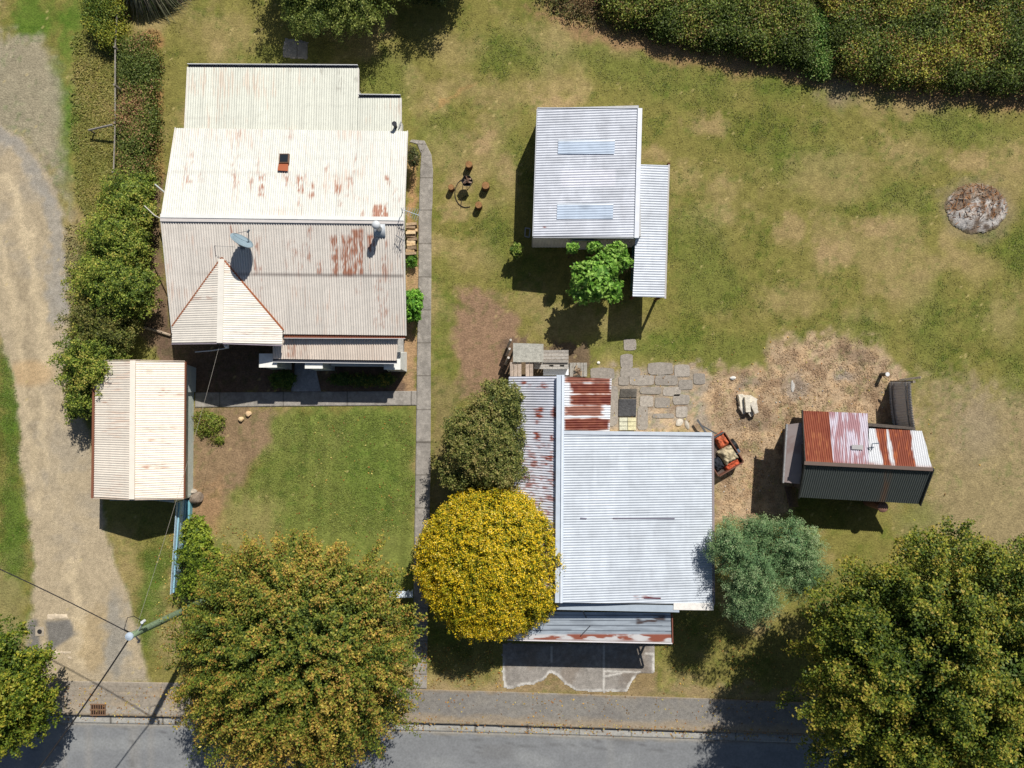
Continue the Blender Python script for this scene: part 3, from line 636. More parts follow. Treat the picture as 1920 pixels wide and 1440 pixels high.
# front gable
hg, he = 3.27, 2.65
panel('gable_roof', [P(416, 484, hg), P(324, 610, he), P(323, 643, he), P(413, 642, hg)], (-1, 0, 0), cream((228, 221, 210), [(355, 550, 400, 565, .4)], 41, 'x', grime=.35, stripe=.05), ct, .1, .011, lift=.03)
panel('gable_roof', [P(416, 484, hg), P(413, 642, hg), P(529, 646, he), P(530, 617, he)], (1, 0, 0), cream((232, 226, 215), [(440, 620, 530, 632, .25)], 42, 'x', grime=.35, stripe=.05), ct, .1, .011, lift=.03)
m = MB(); up = Vector((0, 0, .06))
m.bar(P(416, 486, hg) + up, P(413, 643, hg) + up, .26, .03, L(230, 225, 215)); m.build('ridge_cap', 'metal', ct)
m = MB(); m.bar(P(416, 483, hg) + up * .4, P(323, 612, he) + up * .4, .07, .03, L(150, 92, 62)); m.bar(P(416, 483, hg) + up * .4, P(532, 619, he) + up * .4, .07, .03, L(166, 96, 58)); m.build('valley_flashing', 'metal', ct, each=True)
m = MB(); m.bar(P(301, 411, hR) + up * .5, P(757, 416, hR) + up * .5, .2, .03, L(206, 200, 196)); m.build('ridge_cap', 'metal', ct)
m = MB(); m.bar(P(302, 405, hR) + up, P(757, 411, hR) + up, .16, .03, L(236, 236, 232)); m.build('ridge_cap', 'metal', ct)
panel('veranda_roof', [P(511, 616, 2.42), P(746, 628, 2.42), P(744, 676, 2.1), P(511, 673, 2.1)], (0, -1, 0), cream((226, 212, 198), [(534, 630, 560, 674, .5), (560, 625, 580, 674, .3)], 51, grime=.3, stripe=.07), ct, .11, .018)
m = MB()
fasc(m, P(323, 645, he), P(413, 644, hg), L(150, 140, 150), .04, .18); fasc(m, P(413, 644, hg), P(529, 648, he), L(150, 140, 150), .04, .18)
for a, b in (((302, 411, hR), (329, 240, hB)), ((302, 411, hR), (323, 624, hF)), ((757, 416, hR), (764, 246, hB)), ((757, 416, hR), (761, 629, hF)), ((346, 250, 2.49), (352, 126, 2.19)), ((672, 182, 2.32), (672, 128, 2.19)), ((752, 253, 2.48), (752, 184, 2.32))):
    fasc(m, P(*a), P(*b), L(225, 220, 212), .04, .16)
m.build('barge_board', 'wall', ct, each=True)
def gutter_(a, b, parent, c=(.85, .85, .85), inner=(.03, .035, .05), out=(0, 1)):
    a = P(*a); b = P(*b); o = Vector((out[0], out[1], 0)); m = MB()
    m.bar(a + o * .12, b + o * .12, .02, .10, c); m.bar(a + o * .02 + Vector((0, 0, -.06)), b + o * .02 + Vector((0, 0, -.06)), .18, .02, inner); m.bar(a - o * .06 + Vector((0, 0, -.05)), b - o * .06 + Vector((0, 0, -.05)), .02, .08, c)
    return m.build('gutter', 'metal', parent)
gutter_((352, 125, 2.17), (671, 127, 2.17), ct); gutter_((672, 182, 2.31), (751, 183, 2.31), ct)
gutter_((532, 629, 2.51), (760, 630, 2.51), ct, out=(0, -1), c=(.75, .72, .7), inner=L(120, 70, 50)); gutter_((511, 674, 2.07), (744, 677, 2.07), ct, out=(0, -1))
wallc = L(222, 224, 220)
walls(ct, [(386, 292), (760, 294), (760, 612), (388, 610)], [2.48, 2.48, 2.45, 2.45], wallc)
walls(ct, [(404, 180), (680, 182), (680, 290), (404, 289)], [2.0, 2.0, 2.3, 2.3], wallc)
walls(ct, [(682, 234), (756, 235), (756, 292), (682, 292)], [2.15, 2.15, 2.3, 2.3], wallc)
walls(ct, [(390, 614), (548, 614), (548, 636), (390, 636)], [2.45] * 4, wallc)
m = MB(); A, B, Cc = P(390, 636), P(548, 636), P(469, 636)
m.prism([A + Vector((0, 0, 2.45)), B + Vector((0, 0, 2.45)), Cc + Vector((0, 0, 2.9))], [A + Vector((0, .12, 2.45)), B + Vector((0, .12, 2.45)), Cc + Vector((0, .12, 2.9))], wallc); m.build('gable_end', 'wall', ct, each=True)
m = MB(); m.slab([P(550, 614), P(758, 614), P(758, 681), P(520, 679)], 0, .35, L(170, 168, 164)); m.build('veranda_floor', 'paving', ct)
def pier(a, b, c_, d, h, name='pier'):
    m = MB(); q = [P(a, d), P(c_, d), P(c_, b), P(a, b)]; cx = sum(q, Vector()) / 4
    t = [cx + (p - cx) * .72 + Vector((0, 0, h)) for p in q]; m.prism(q, t, L(224, 226, 222))
    m.slab([cx + (p - cx) * .85 for p in q], h + .001, h + .08, L(238, 238, 232)); return m.build(name, 'wall', ct)
pier(510, 664, 547, 693, 1.9); pier(591, 664, 628, 695, 1.9); pier(728, 660, 763, 697, 1.5)
m = MB(); m.slab([P(629, 681), P(727, 682), P(727, 688), P(629, 687)], 0, .9, L(214, 220, 222)); m.build('parapet_wall', 'wall', ct)
for wx in (469,):
    window(ct, P(wx, 636) + Vector((0, 0, 1.5)), 1.5, 1.2, (0, -1, 0))
for wx in (650, 710): window(ct, P(wx, 612) + Vector((0, 0, 1.6)), 1.0, 1.2, (0, -1, 0))
m = MB(); c0 = P(590, 612); m.box(c0 + Vector((0, -.02, 1.36)), (.9, .06, 2.0), L(120, 60, 50)); d_ = m.build('door', 'wall', ct)
m = MB(); m.box(c0 + Vector((.35, -.07, 1.3)), (.05, .05, .12), (.5, .45, .3)); m.build('handle', 'metal', d_)
for y0 in (360, 530): window(ct, P(760, y0) + Vector((0, 0, 1.5)), 1.0, 1.1, (1, 0, 0))
# roof fittings
m = MB(); q = [P(524, 306, 3.06), P(542, 306, 3.06), P(543, 289, 2.96), P(525, 289, 2.96)]
m.prism([p + Vector((0, 0, -.05)) for p in q], [p + Vector((0, 0, .09)) for p in q], L(120, 92, 74)); hs = m.build('skylight', 'metal', ct)
m = MB(); cc = sum(q, Vector()) / 4; m.prism([cc + (p - cc) * .84 + Vector((0, 0, .091)) for p in q], [cc + (p - cc) * .84 + Vector((0, 0, .1)) for p in q], (.02, .025, .04)); m.build('pane', 'glass', hs)
m = MB(); q = [P(521, 320, 3.12), P(540, 321, 3.12), P(541, 307, 3.05), P(523, 306, 3.05)]; m.prism([p + Vector((0, 0, .0)) for p in q], [p + Vector((0, 0, .045)) for p in q], L(172, 96, 62)); m.build('flashing', 'metal', ct)
fb = P(712, 430, 3.53); m = MB(); m.box(fb + Vector((0, -.03, .04)), (.5, .6, .03), L(196, 202, 208), rx=R(11)); m.lathe(fb, [(.12, 0), (.12, .75), (.17, .75), (.19, .85), (.15, .95), (.04, .99)], L(208, 212, 216), 14); m.build('flue', 'galv', ct, True)
m = MB(); m.lathe(P(742, 238, 2.47), [(.08, 0), (.08, .35), (.11, .36), (.11, .42)], L(50, 52, 60), 10); m.tube([P(748, 240, 2.52), P(752, 228, 2.6)], .03, L(180, 180, 180)); m.build('vent_pipe', 'metal', ct)
m = MB(); m.tube([P(308, 360, 3.2), P(291, 346, 2.0)], .035, L(205, 208, 205)); m.build('downpipe', 'metal', ct)
m = MB(); m.tube([P(302, 410, 3.4), P(290, 404, 2.9), P(271, 386, 2.3)], .025, L(205, 200, 190)); m.build('downpipe', 'metal', ct)
m = MB(); m.tube([P(366, 660, 2.0), P(400, 657, 2.3), P(429, 652, 2.5)], .025, L(215, 218, 222)); m.lathe(P(425, 648, 2.5), [(.05, 0), (.12, .02), (.05, .12)], L(230, 230, 235), 10); m.build('light_bracket', 'metal', ct)

# satellite dish
dc = P(451, 455, 4.12); t = thing('satellite_dish', P(455, 462, 3.5), 'round blue grey satellite dish standing on the front slope of the cottage roof', 'satellite dish')
N = Vector((.58, .74, .34)).normalized(); rot = N.to_track_quat('Z', 'Y').to_matrix()
m = MB(); n = 28; vs = []; fs = []
prof = [(0.001, .0), (.2, .02), (.38, .07), (.5, .13), (.5, .115), (.38, .05), (.2, .0), (.001, -.02)]
for r_, z_ in prof:
    for k in range(n): a_ = 2 * math.pi * k / n; vs.append(dc + rot @ Vector((r_ * math.cos(a_), r_ * math.sin(a_) * 1.08, z_)))
for q in range(len(prof) - 1):
    for k in range(n): fs.append([q * n + k, q * n + (k + 1) % n, (q + 1) * n + (k + 1) % n, (q + 1) * n + k])
m.add(vs, fs, L(132, 152, 164)); m.build('dish', 'metal', t, True)
m = MB(); lo = dc + rot @ Vector((0, -.5, .1)); fe = dc + N * .62 + rot @ Vector((0, -.12, 0)); m.tube([lo, fe], .018, L(90, 96, 104)); m.tube([dc + rot @ Vector((.45, 0, .12)), fe], .01, L(90, 96, 104)); m.build('feed_arm', 'metal', t)
m = MB(); m.tube([fe + N * .05, fe - N * .1], .045, L(110, 116, 124)); m.build('receiver', 'metal', t)
m = MB(); rb = P(455, 463, 3.34); m.tube([rb, rb + Vector((0, 0, .45)), dc - N * .03], .03, L(110, 112, 116)); m.box(rb + Vector((0, 0, .02)), (.2, .2, .03), L(130, 130, 130)); m.build('mast', 'metal', t)
m = MB(); m.tube([P(404, 461, 3.68), P(440, 463, 3.95)], .008, L(150, 150, 150)); m.tube([P(402, 461, 3.3), P(404, 461, 3.7)], .015, L(90, 90, 96)); m.build('stay_wire', 'metal', t)
# aerial
t = thing('tv_aerial', P(757, 397, 3.5), 'thin metal television aerial on the east end of the cottage ridge', 'aerial')
m = MB(); b0 = P(755, 398, 3.5); m.tube([b0, b0 + Vector((.05, 0, .75))], .018, L(150, 156, 164)); m.build('mast', 'metal', t)
m = MB(); p0 = P(752, 392, 4.25); p1 = P(786, 404, 4.3); m.tube([p0, p1], .016, L(190, 196, 204)); pd = Vector((.35, .94, 0)).normalized()
for k in range(8): c_ = p0.lerp(p1, .1 + k * .12); e = .13 + .02 * k; m.tube([c_ - pd * e, c_ + pd * e], .008, L(150, 160, 172))
m.build('boom', 'metal', t)
t = thing('tv_aerial', P(747, 443, 3.5), 'dark spindly rods standing in for an aerial shadow at the east edge of the front roof slope', 'aerial')  # dark rods added where the shadow of an aerial falls on the slope
m = MB(); p0 = P(742, 441, 3.73); p1 = P(758, 452, 3.78); m.tube([P(752, 447, 3.38), P(752, 447, 3.75)], .016, L(90, 94, 100)); m.build('mast', 'metal', t); m = MB(); m.tube([p0, p1], .014, L(90, 96, 106))
for k in range(5): c_ = p0.lerp(p1, .1 + k * .2); m.tube([c_ - pd * .22, c_ + pd * .22], .008, L(100, 104, 112))
m.build('boom', 'metal', t)

print("garage")
# ---------------------------------------------------------------- garage
g = thing('garage', P(270, 800), 'small cream garage with low gabled iron roof between drive and lawn', 'garage')
gc = [(295, 725, 310, 745, .6), (305, 730, 345, 742, .5), (270, 800, 345, 810, .4), (275, 822, 325, 832, .6), (260, 870, 320, 882, .5), (190, 750, 205, 762, .5), (195, 800, 208, 808, .5), (185, 912, 215, 922, .4), (190, 712, 205, 720, .3), (270, 690, 300, 700, .3)]
e1, r1 = 2.1, 2.75
panel('roof_sheet', [P(248, 677, r1), P(179, 677, e1), P(176, 932, e1), P(246, 935, r1)], (-1, 0, 0), cream((232, 222, 208), gc, 61, 'x', grime=.2, rust=lin((176, 104, 62)), stripe=.05), g, .105, .011)
panel('roof_sheet', [P(248, 677, r1), P(246, 935, r1), P(344, 933, e1), P(346, 679, e1)], (1, 0, 0), cream((240, 230, 215), gc, 62, 'x', grime=.15, rust=lin((176, 104, 62)), stripe=.05), g, .105, .011)
m = MB(); m.bar(P(249, 676, r1 + .05), P(247, 936, r1 + .05), .24, .03, L(240, 230, 216)); m.build('ridge_cap', 'metal', g)
m = MB()
for x0, x1 in ((177, 174), (347, 345)): m.bar(P(x0, 678, e1 - .06), P(x1, 934, e1 - .06), .11, .1, L(132, 86, 66))
m.build('gutter', 'metal', g, each=True)
m = MB(); fasc(m, P(176, 934, e1), P(246, 937, r1), L(214, 196, 178), .03, .14); fasc(m, P(246, 937, r1), P(344, 935, e1), L(214, 196, 178), .03, .14); fasc(m, P(179, 676, e1), P(248, 675, r1), L(214, 196, 178), .03, .14); fasc(m, P(248, 675, r1), P(346, 677, e1), L(214, 196, 178), .03, .14); m.build('barge_board', 'wall', g, each=True)
walls(g, [(236, 700), (364, 690), (362, 930), (234, 916)], [1.95] * 4, L(196, 204, 196))
m = MB(); gy_ = 900
for (a, b, yy) in ((234, 362, 916), (236, 364, 700)):
    A, B, Cc = P(a, yy), P(b, yy), P((a + b) / 2, yy); z = Vector((0, 0, 1.95)); s_ = .1 if yy > 800 else -.1
    m.prism([A + z, B + z, Cc + z + Vector((0, 0, .6))], [A + z + Vector((0, s_, 0)), B + z + Vector((0, s_, 0)), Cc + z + Vector((0, s_, .6))], L(196, 204, 196))
m.build('gable_end', 'wall', g, each=True)
m = MB(); m.box(P(297, 923) + Vector((0, -.07, .95)), (2.6, .05, 1.9), L(170, 176, 168)); m.build('garage_door', 'wall', g)
m = MB(); m.slab([P(352, 684), P(368, 690), P(367, 735), P(352, 735)], 0, 1.1, L(198, 206, 204)); m.build('side_cupboard', 'wall', g)

print("shed")
# ---------------------------------------------------------------- iron shed
s = thing('iron_shed', P(1100, 340), 'large silver corrugated iron shed with two blue skylight strips and side lean-to', 'shed')
def galv(base, seed, boxes=(), sky=(), stripe=.1, along='x', rust=RUST2, dull=.3, thr=.33):
    def f(u, v, x, y, ph):
        c = np.broadcast_to(lin(base), x.shape + (3,)).copy()
        c = mix(c, lin(np.array(base) * .84), ss(.45, .72, fbm(x * .02, y * .05, seed, 4)) * dull)
        c = mix(c, lin(np.minimum(np.array(base) * 1.06, 255)), ss(.5, .75, fbm(x * .06, y * .015, seed + 5)) * .6)
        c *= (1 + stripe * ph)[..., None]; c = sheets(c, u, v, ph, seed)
        for (x0, y0, x1, y1, cc, op) in sky:
            c = mix(c, lin(cc), ss(-1, 1, np.minimum(np.minimum(x - x0, x1 - x), np.minimum(y - y0, y1 - y))) * op)
        if boxes: c = mix(c, rust, streak(x, y, boxes, seed + 7, along, .3, .1, thr))
        return c
    return f
hw, hE = 2.35, 2.75
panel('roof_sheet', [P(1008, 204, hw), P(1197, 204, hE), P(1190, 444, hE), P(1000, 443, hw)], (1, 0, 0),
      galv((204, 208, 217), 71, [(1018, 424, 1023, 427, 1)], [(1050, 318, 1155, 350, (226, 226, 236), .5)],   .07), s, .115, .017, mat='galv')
for (x0, y0, x1, y1) in ((1047, 262, 1153, 289), (1045, 381, 1150, 411)):
    z = lambda x: hw + (hE - hw) * (x - 1004) / 190
    panel('skylight', [P(x0, y0, z(x0)), P(x1, y0, z(x1)), P(x1 - 1, y1, z(x1)), P(x0 - 1, y1, z(x0))], (1, 0, 0), galv((186, 201, 220), 77, sky=[(1040, y0, 1160, y0 + 3, (236, 240, 244), .8)], stripe=.05, dull=.7), s, .115, .008, mat='galv', lift=.035)
m = MB(); m.bar(P(1200, 203, hE + .04), P(1193.5, 446, hE + .04), .2, .04, L(226, 230, 238)); m.build('ridge_cap', 'galv', s)
m = MB(); fasc(m, P(1000, 445, hw), P(1190, 446, hE), L(190, 192, 198), .03, .1); fasc(m, P(1008, 202, hw), P(1197, 202, hE), L(200, 204, 210), .03, .1); fasc(m, P(1007, 204, hw), P(999, 443, hw), L(200, 204, 210), .03, .1); m.build('barge_board', 'metal', s, each=True)
m = MB(); panel('wall', [P(998, 464, 0), P(1184, 464, 0), P(1184, 464, 0) + Vector((0, 0, 2.6)), P(998, 464, 0) + Vector((0, 0, 2.25))], (0, 0, 1), lambda u, v, x, y, ph: np.broadcast_to(lin((214, 212, 208)), x.shape + (3,)) * (1 + .03 * ph)[:, None], s, .15, .006)
walls(s, [(1004, 236), (1180, 236), (1184, 463), (997, 463)][:4], [2.22, 2.55, 2.55, 2.22], L(190, 190, 190), th=.1)
m = MB(); m.box(P(1085, 464.5) + Vector((0, -.06, 1.05)), (1.1, .05, 2.1), L(198, 196, 192)); d_ = m.build('door', 'metal', s)
m = MB(); m.box(P(1100, 466) + Vector((0, -.09, 1.0)), (.04, .06, .14), (.3, .3, .3)); m.build('handle', 'metal', d_)
panel('lean_to_roof', [P(1198, 308, 2.2), P(1253, 310, 2.02), P(1246, 558, 2.02), P(1186, 556, 2.2)], (1, 0, 0), galv((200, 206, 215), 79, stripe=.07), s, .115, .017, mat='galv')
m = MB(); m.bar(P(1254, 309, 1.97), P(1247, 560, 1.97), .08, .09, L(188, 184, 180)); m.build('gutter', 'metal', s)
walls(s, [(1185, 452), (1214, 452), (1208, 545), (1182, 545)], [2.02, 1.92, 1.92, 2.02], L(66, 104, 104), name='lean_to_wall')
for (a_, b_) in ((1229, 562), (1238, 330), (1182, 560)):
    m = MB(); m.bar(P(a_, b_), P(a_, b_) + Vector((0, 0, 1.95)), .1, .1, L(100, 66, 50)); m.build('post', 'wood', s)

print("shop")
# ---------------------------------------------------------------- shop building
b = thing('shop_building', P(1170, 950), 'wide silver iron roofed building with rusted rear roof and street awning', 'building')
hr, he2, hw2 = 3.7, 3.0, 2.9
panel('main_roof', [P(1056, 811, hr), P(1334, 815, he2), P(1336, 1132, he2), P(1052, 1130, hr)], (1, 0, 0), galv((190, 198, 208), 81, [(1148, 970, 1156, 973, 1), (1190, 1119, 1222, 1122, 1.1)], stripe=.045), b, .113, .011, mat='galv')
m = MB(); zc = lambda x: hr + (he2 - hr) * (x - 1056) / 280 + .035
for (x0, x1, y0) in ((1150, 1265, 971.5), (1088, 1100, 971.5), (1208, 1239, 1121)): m.bar(P(x0, y0, zc(x0)), P(x1, y0 + .6, zc(x1)), .045, .015, L(112, 66, 76) if y0 > 1000 else L(128, 126, 140))
m.build('lap_seam', 'metal', b, each=True)
def rr_(u, v, x, y, ph):
    c = np.broadcast_to(lin((214, 218, 224)), x.shape + (3,)).copy()
    k = np.zeros(x.shape); wv = (fbm(x * .06, y * .02, 5) - .5) * 10 + (fbm(x * .3, y * .3, 6) - .5) * 4
    for (y0, y1, x0, x1, s_) in ((707, 717, 1064, 1147, .9), (719, 738, 1070, 1147, 1.1), (740, 759, 1064, 1147, 1.1), (761, 779, 1058, 1130, .8), (785, 806, 1056, 1147, 1.1)):
        k = np.maximum(k, ss(-1.5, 2.5, np.minimum(np.minimum(y - y0, y1 - y) + wv * .6, np.minimum(x - x0, x1 - x) + wv * 2)) * s_ * ss(.22, .5, fbm(x * .08, y * .05, 15) + s_ * .25))
    k = np.clip(k, 0, 1); c = mix(c, ORG, ss(.05, .4, k) * .7); rc = mix(np.broadcast_to(lin((122, 60, 40)), x.shape + (3,)), lin((104, 40, 26)), ss(.35, .65, fbm(x * .15, y * .15, 9)))
    m_ = k[..., None]; return (c * (1 - m_) + rc * m_) * (1 + .06 * ph)[..., None]
panel('rear_roof', [P(1056, 706, hr - .35), P(1147, 710, he2 - .1), P(1143, 808, he2 - .1), P(1056, 807, hr - .35)], (1, 0, 0), rr_, b, .11, .018, mat='metal')
wr = [(970, 880, 1046, 1000, .52), (1000, 990, 1046, 1110, .55), (960, 830, 1046, 900, .4), (978, 715, 995, 724, .8), (1005, 718, 1028, 730, .7), (999, 765, 1018, 784, 1.0), (1034, 764, 1050, 782, .9), (998, 786, 1010, 796, .6), (998, 808, 1012, 828, .9), (1030, 815, 1044, 828, .7), (994, 852, 1010, 876, .8), (1020, 850, 1036, 874, .8), (985, 835, 1050, 860, .25), (960, 890, 1046, 1120, .32), (1000, 960, 1020, 1060, .35)]
panel('west_roof', [P(1049, 705, hr - .1), P(1045, 1128, hr - .1), P(950, 1124, hw2 - .5), P(954, 706, hw2 - .5)], (-1, 0, 0), galv((210, 212, 222), 84, wr, stripe=.09, rust=lin((150, 78, 60))), b, .113, .018, mat='galv')
m = MB(); m.bar(P(1051, 703, hr + .02), P(1048, 1130, hr + .02), .34, .05, L(196, 206, 218)); m.bar(P(1055, 703, hr + .06), P(1052, 1130, hr + .06), .08, .1, L(224, 232, 242)); m.build('ridge_gutter', 'galv', b)
m = MB(); m.bar(P(1057, 811, he2 + .72), P(1335, 814, he2 + .05), .16, .04, L(196, 204, 214)); m.build('flashing', 'galv', b)
m = MB(); m.bar(P(1336, 813, he2 - .06), P(1338, 1133, he2 - .06), .1, .1, L(150, 140, 142)); m.build('gutter', 'metal', b)
m = MB(); q = [P(1044, 1136, 3.3), P(1273, 1141, 3.1)]; m.bar(q[0], q[1], .3, .12, L(172, 184, 196)); m.build('parapet_cap', 'galv', b)
m = MB(); m.bar(P(1262, 1136, 3.12), P(1337, 1137, 2.98), .3, .16, L(236, 232, 226)); m.build('parapet_board', 'wall', b)
wc = L(206, 204, 198)
walls(b, [(1050, 812), (1292, 814), (1292, 1088), (1050, 1086)], [3.3, 2.75, 2.75, 3.3], wc)
walls(b, [(970, 716), (1044, 716), (1044, 1086), (966, 1086)], [2.35, 3.1, 3.1, 2.35], wc)
walls(b, [(1050, 716), (1120, 718), (1118, 808), (1050, 808)], [2.9, 2.6, 2.6, 2.9], wc)
def aw(u, v, x, y, ph):
    c = np.broadcast_to(lin((186, 196, 206)), x.shape + (3,)).copy()
    c = mix(c, lin((142, 150, 160)), ss(.45, .7, fbm(x * .02, y * .15, 3)) * .6)
    t = (y - 1153 - (x - 1040) * .008) / 9.6; c = mix(c, lin((92, 100, 112)), (np.abs(t - np.round(t)) < .1) * .8)
    c = mix(c, lin((84, 66, 60)), ss(.4, .6, fbm(x * .05, y * .25, 8)) * ss(-2, 4, np.minimum(np.minimum(x - 1192, 1248 - x), np.minimum(y - 1152, 1172 - y))) * .9)
    k = ss(.45, .55, fbm(x * .035, y * .1, 12) + ss(1150, 1240, x) * .12) * ss(1187, 1191, y); c = mix(c, lin((232, 228, 226)), ss(1188, 1191, y) * .9); return mix(c, lin((160, 84, 58)), k * .95)
panel('awning', [P(960, 1146, 2.75), P(1257, 1149, 2.75), P(1259, 1204, 2.35), P(952, 1198, 2.35)], (1, 0, 0), aw, b, 1.2, .002, mat='galv', rowstep=.06, sub=60)
m = MB(); m.bar(P(951, 1199, 2.3), P(1260, 1205.5, 2.3), .05, .13, L(226, 222, 224)); m.bar(P(1260, 1151, 2.7), P(1261, 1205, 2.3), .05, .1, L(150, 96, 80)); m.build('awning_fascia', 'metal', b, each=True)
for (x0, y0, h0, x1, y1) in ((1090, 1142, 3.2, 1102, 1163), (1107, 1173, 2.75, 1090, 1191)):
    m = MB(); m.tube([P(x0, y0, h0), P(x1, y1, 2.5)], .022, L(90, 92, 100)); m.build('awning_stay', 'metal', b)
for x0 in (968, 1060, 1140, 1228):
    m = MB(); p = P(x0, 1165); m.bar(p, p + Vector((0, 0, 2.28)), .09, .09, L(170, 170, 172)); m.build('post', 'wood', b)
for x0 in (1100, 1230): window(b, P(x0, 1088.5) + Vector((0, 0, 1.4)), 1.7, 1.3, (0, -1, 0))
m = MB(); m.box(P(1165, 1089.5) + Vector((0, 0, 1.05)), (.9, .06, 2.1), L(90, 110, 120)); d_ = m.build('door', 'wall', b); m = MB(); m.box(P(1178, 1095) + Vector((0, 0, 1.0)), (.05, .06, .14), (.5, .5, .5)); m.build('handle', 'metal', d_)

print("black shed")
# ---------------------------------------------------------------- rusty shed
k_ = thing('rusty_shed', P(1610, 850), 'old shed with patchy rusted north roof and dark green south roof', 'shed')
hR2 = 2.95
def rz(x0, x1, kind):
    def f(u, v, x, y, ph):
        n = fbm(x * .2, y * .06, 5, 3, .6); n2 = fbm(x * .07, y * .07, 9, 3)
        if kind == 0:
            c = mix(np.broadcast_to(lin((134, 68, 46)), x.shape + (3,)), lin((176, 112, 72)), ss(.55, .75, n) * .6); c = mix(c, lin((112, 46, 30)), ss(.5, .75, n2) * .6)
        elif kind == 1:
            c = mix(np.broadcast_to(lin((196, 188, 200)), x.shape + (3,)), lin((150, 84, 84)), ss(.5, .6, fbm(x * .35, y * .03, 22, 2) + (n2 - .5) * .5) * .7)
        else:
            c = np.broadcast_to(lin((210, 212, 216)), x.shape + (3,)).copy()
            for a_, b_ in ((1643, 1662), (1666, 1708)): c = mix(c, mix(np.broadcast_to(lin((130, 66, 46)), x.shape + (3,)), lin((196, 112, 62)), ss(.58, .75, n) * .6), ss(-1, 2, np.minimum(x - a_ - (y - 808) * .2, b_ + (y - 808) * .12 - x) + (n - .5) * 8))
        r = ss(6, 2, np.abs(y - (866 + (x - 1508) * .05)) + (n2 - .5) * 8) * .6; c = mix(c, lin((150, 84, 60)), r)
        return c * (1 + .1 * ph)[..., None]
    return f
hN = 2.2
panel('north_roof', [P(1504, 770, hN), P(1554, 772, hN), P(1562, 869, hR2), P(1509, 866, hR2)], (0, -1, 0), rz(0, 0, 0), k_, .1, .022)
panel('north_roof', [P(1554, 772, hN), P(1627, 775, hN), P(1629, 872.5, hR2), P(1562, 869, hR2)], (0, -1, 0), rz(0, 0, 1), k_, .1, .022)
panel('north_roof', [P(1629, 803, 2.45), P(1729, 808, 2.45), P(1748, 878, hR2), P(1629, 872.5, hR2)], (0, -1, 0), rz(0, 0, 2), k_, .1, .022)
def dk(u, v, x, y, ph):
    c = np.broadcast_to(lin((86, 92, 91)), x.shape + (3,)).copy(); c = mix(c, lin((118, 92, 74)), ss(.5, .7, fbm(x * .08, y * .02, 3)) * ss(12, 2, np.abs(x - 1662 + (y - 900) * .25)) * .8); return c * (1 + .1 * ph)[..., None]
panel('south_roof', [P(1509, 869, hR2 - .02), P(1749, 881, hR2 - .02), P(1723, 945, 1.9), P(1498, 932, 1.9)], (0, -1, 0), dk, k_, .1, .014)
m = MB(); m.bar(P(1508, 868, hR2 + .05), P(1749, 880, hR2 + .05), .16, .03, L(112, 96, 88)); m.build('ridge_cap', 'metal', k_)
panel('west_roof', [P(1476, 796, 2.0), P(1507, 792, 2.25), P(1502, 908, 2.25), P(1469, 904, 2.0)], (0, -1, 0), lambda u, v, x, y, ph: mix(np.broadcast_to(lin((150, 138, 136)), x.shape + (3,)), lin((128, 104, 98)), ss(.5, .7, fbm(x * .05, y * .05, 2)) * .6), k_, 1.0, .002)
m = MB(); m.bar(P(1475, 795, 1.95), P(1468, 905, 1.95), .07, .12, L(150, 150, 152)); m.bar(P(1504, 769, hN), P(1509, 867, hR2), .04, .12, L(70, 66, 62)); m.bar(P(1750, 879, hR2), P(1725, 947, 1.88), .05, .14, L(70, 72, 70)); m.bar(P(1509, 868, hR2), P(1497, 933, 1.88), .05, .14, L(60, 62, 60)); m.build('barge_board', 'wood', k_, each=True)
m = MB(); m.bar(P(1597, 838, 2.78), P(1618, 839, 2.78), .2, .05, L(178, 176, 176)); m.build('patch_plate', 'metal', k_)
m = MB(); m.tube([P(1634, 844, 2.8), P(1635, 832, 2.95), P(1648, 831, 2.95)], .025, L(86, 100, 116)); m.build('vent_pipe', 'metal', k_)
m = MB(); m.lathe(P(1626, 941, 0), [(.2, 0), (.2, 1.3), (.26, 1.45), (.24, 1.5)], L(150, 112, 98), 12); m.build('flue', 'metal', k_, True)
m = MB(); m.box(P(1507, 852, 2.35), (.12, .9, .25), L(70, 66, 66)); m.build('vent_box', 'metal', k_)
dc_ = L(96, 88, 82)
walls(k_, [(1486, 782), (1668, 796), (1664, 918), (1486, 912)], [2.05, 2.2, 1.9, 1.9], dc_, 'wood')
walls(k_, [(1468, 804), (1484, 802), (1484, 892), (1466, 890)], [1.85] * 4, L(110, 100, 96), 'wood')
# firewood boards leaning at its west foot
m = MB()
for q in range(5): m.bar(P(1472 + q * 4, 912) + Vector((0, 0, .05)), P(1474 + q * 4, 948) + Vector((0, 0, .5 - .04 * q)), .09, .04, L(110 + 8 * q, 92 + 6 * q, 80))
tag(m.build('timber_boards', 'wood'), 'grey timber boards leaning beside the southwest corner of the rusty shed', 'timber')

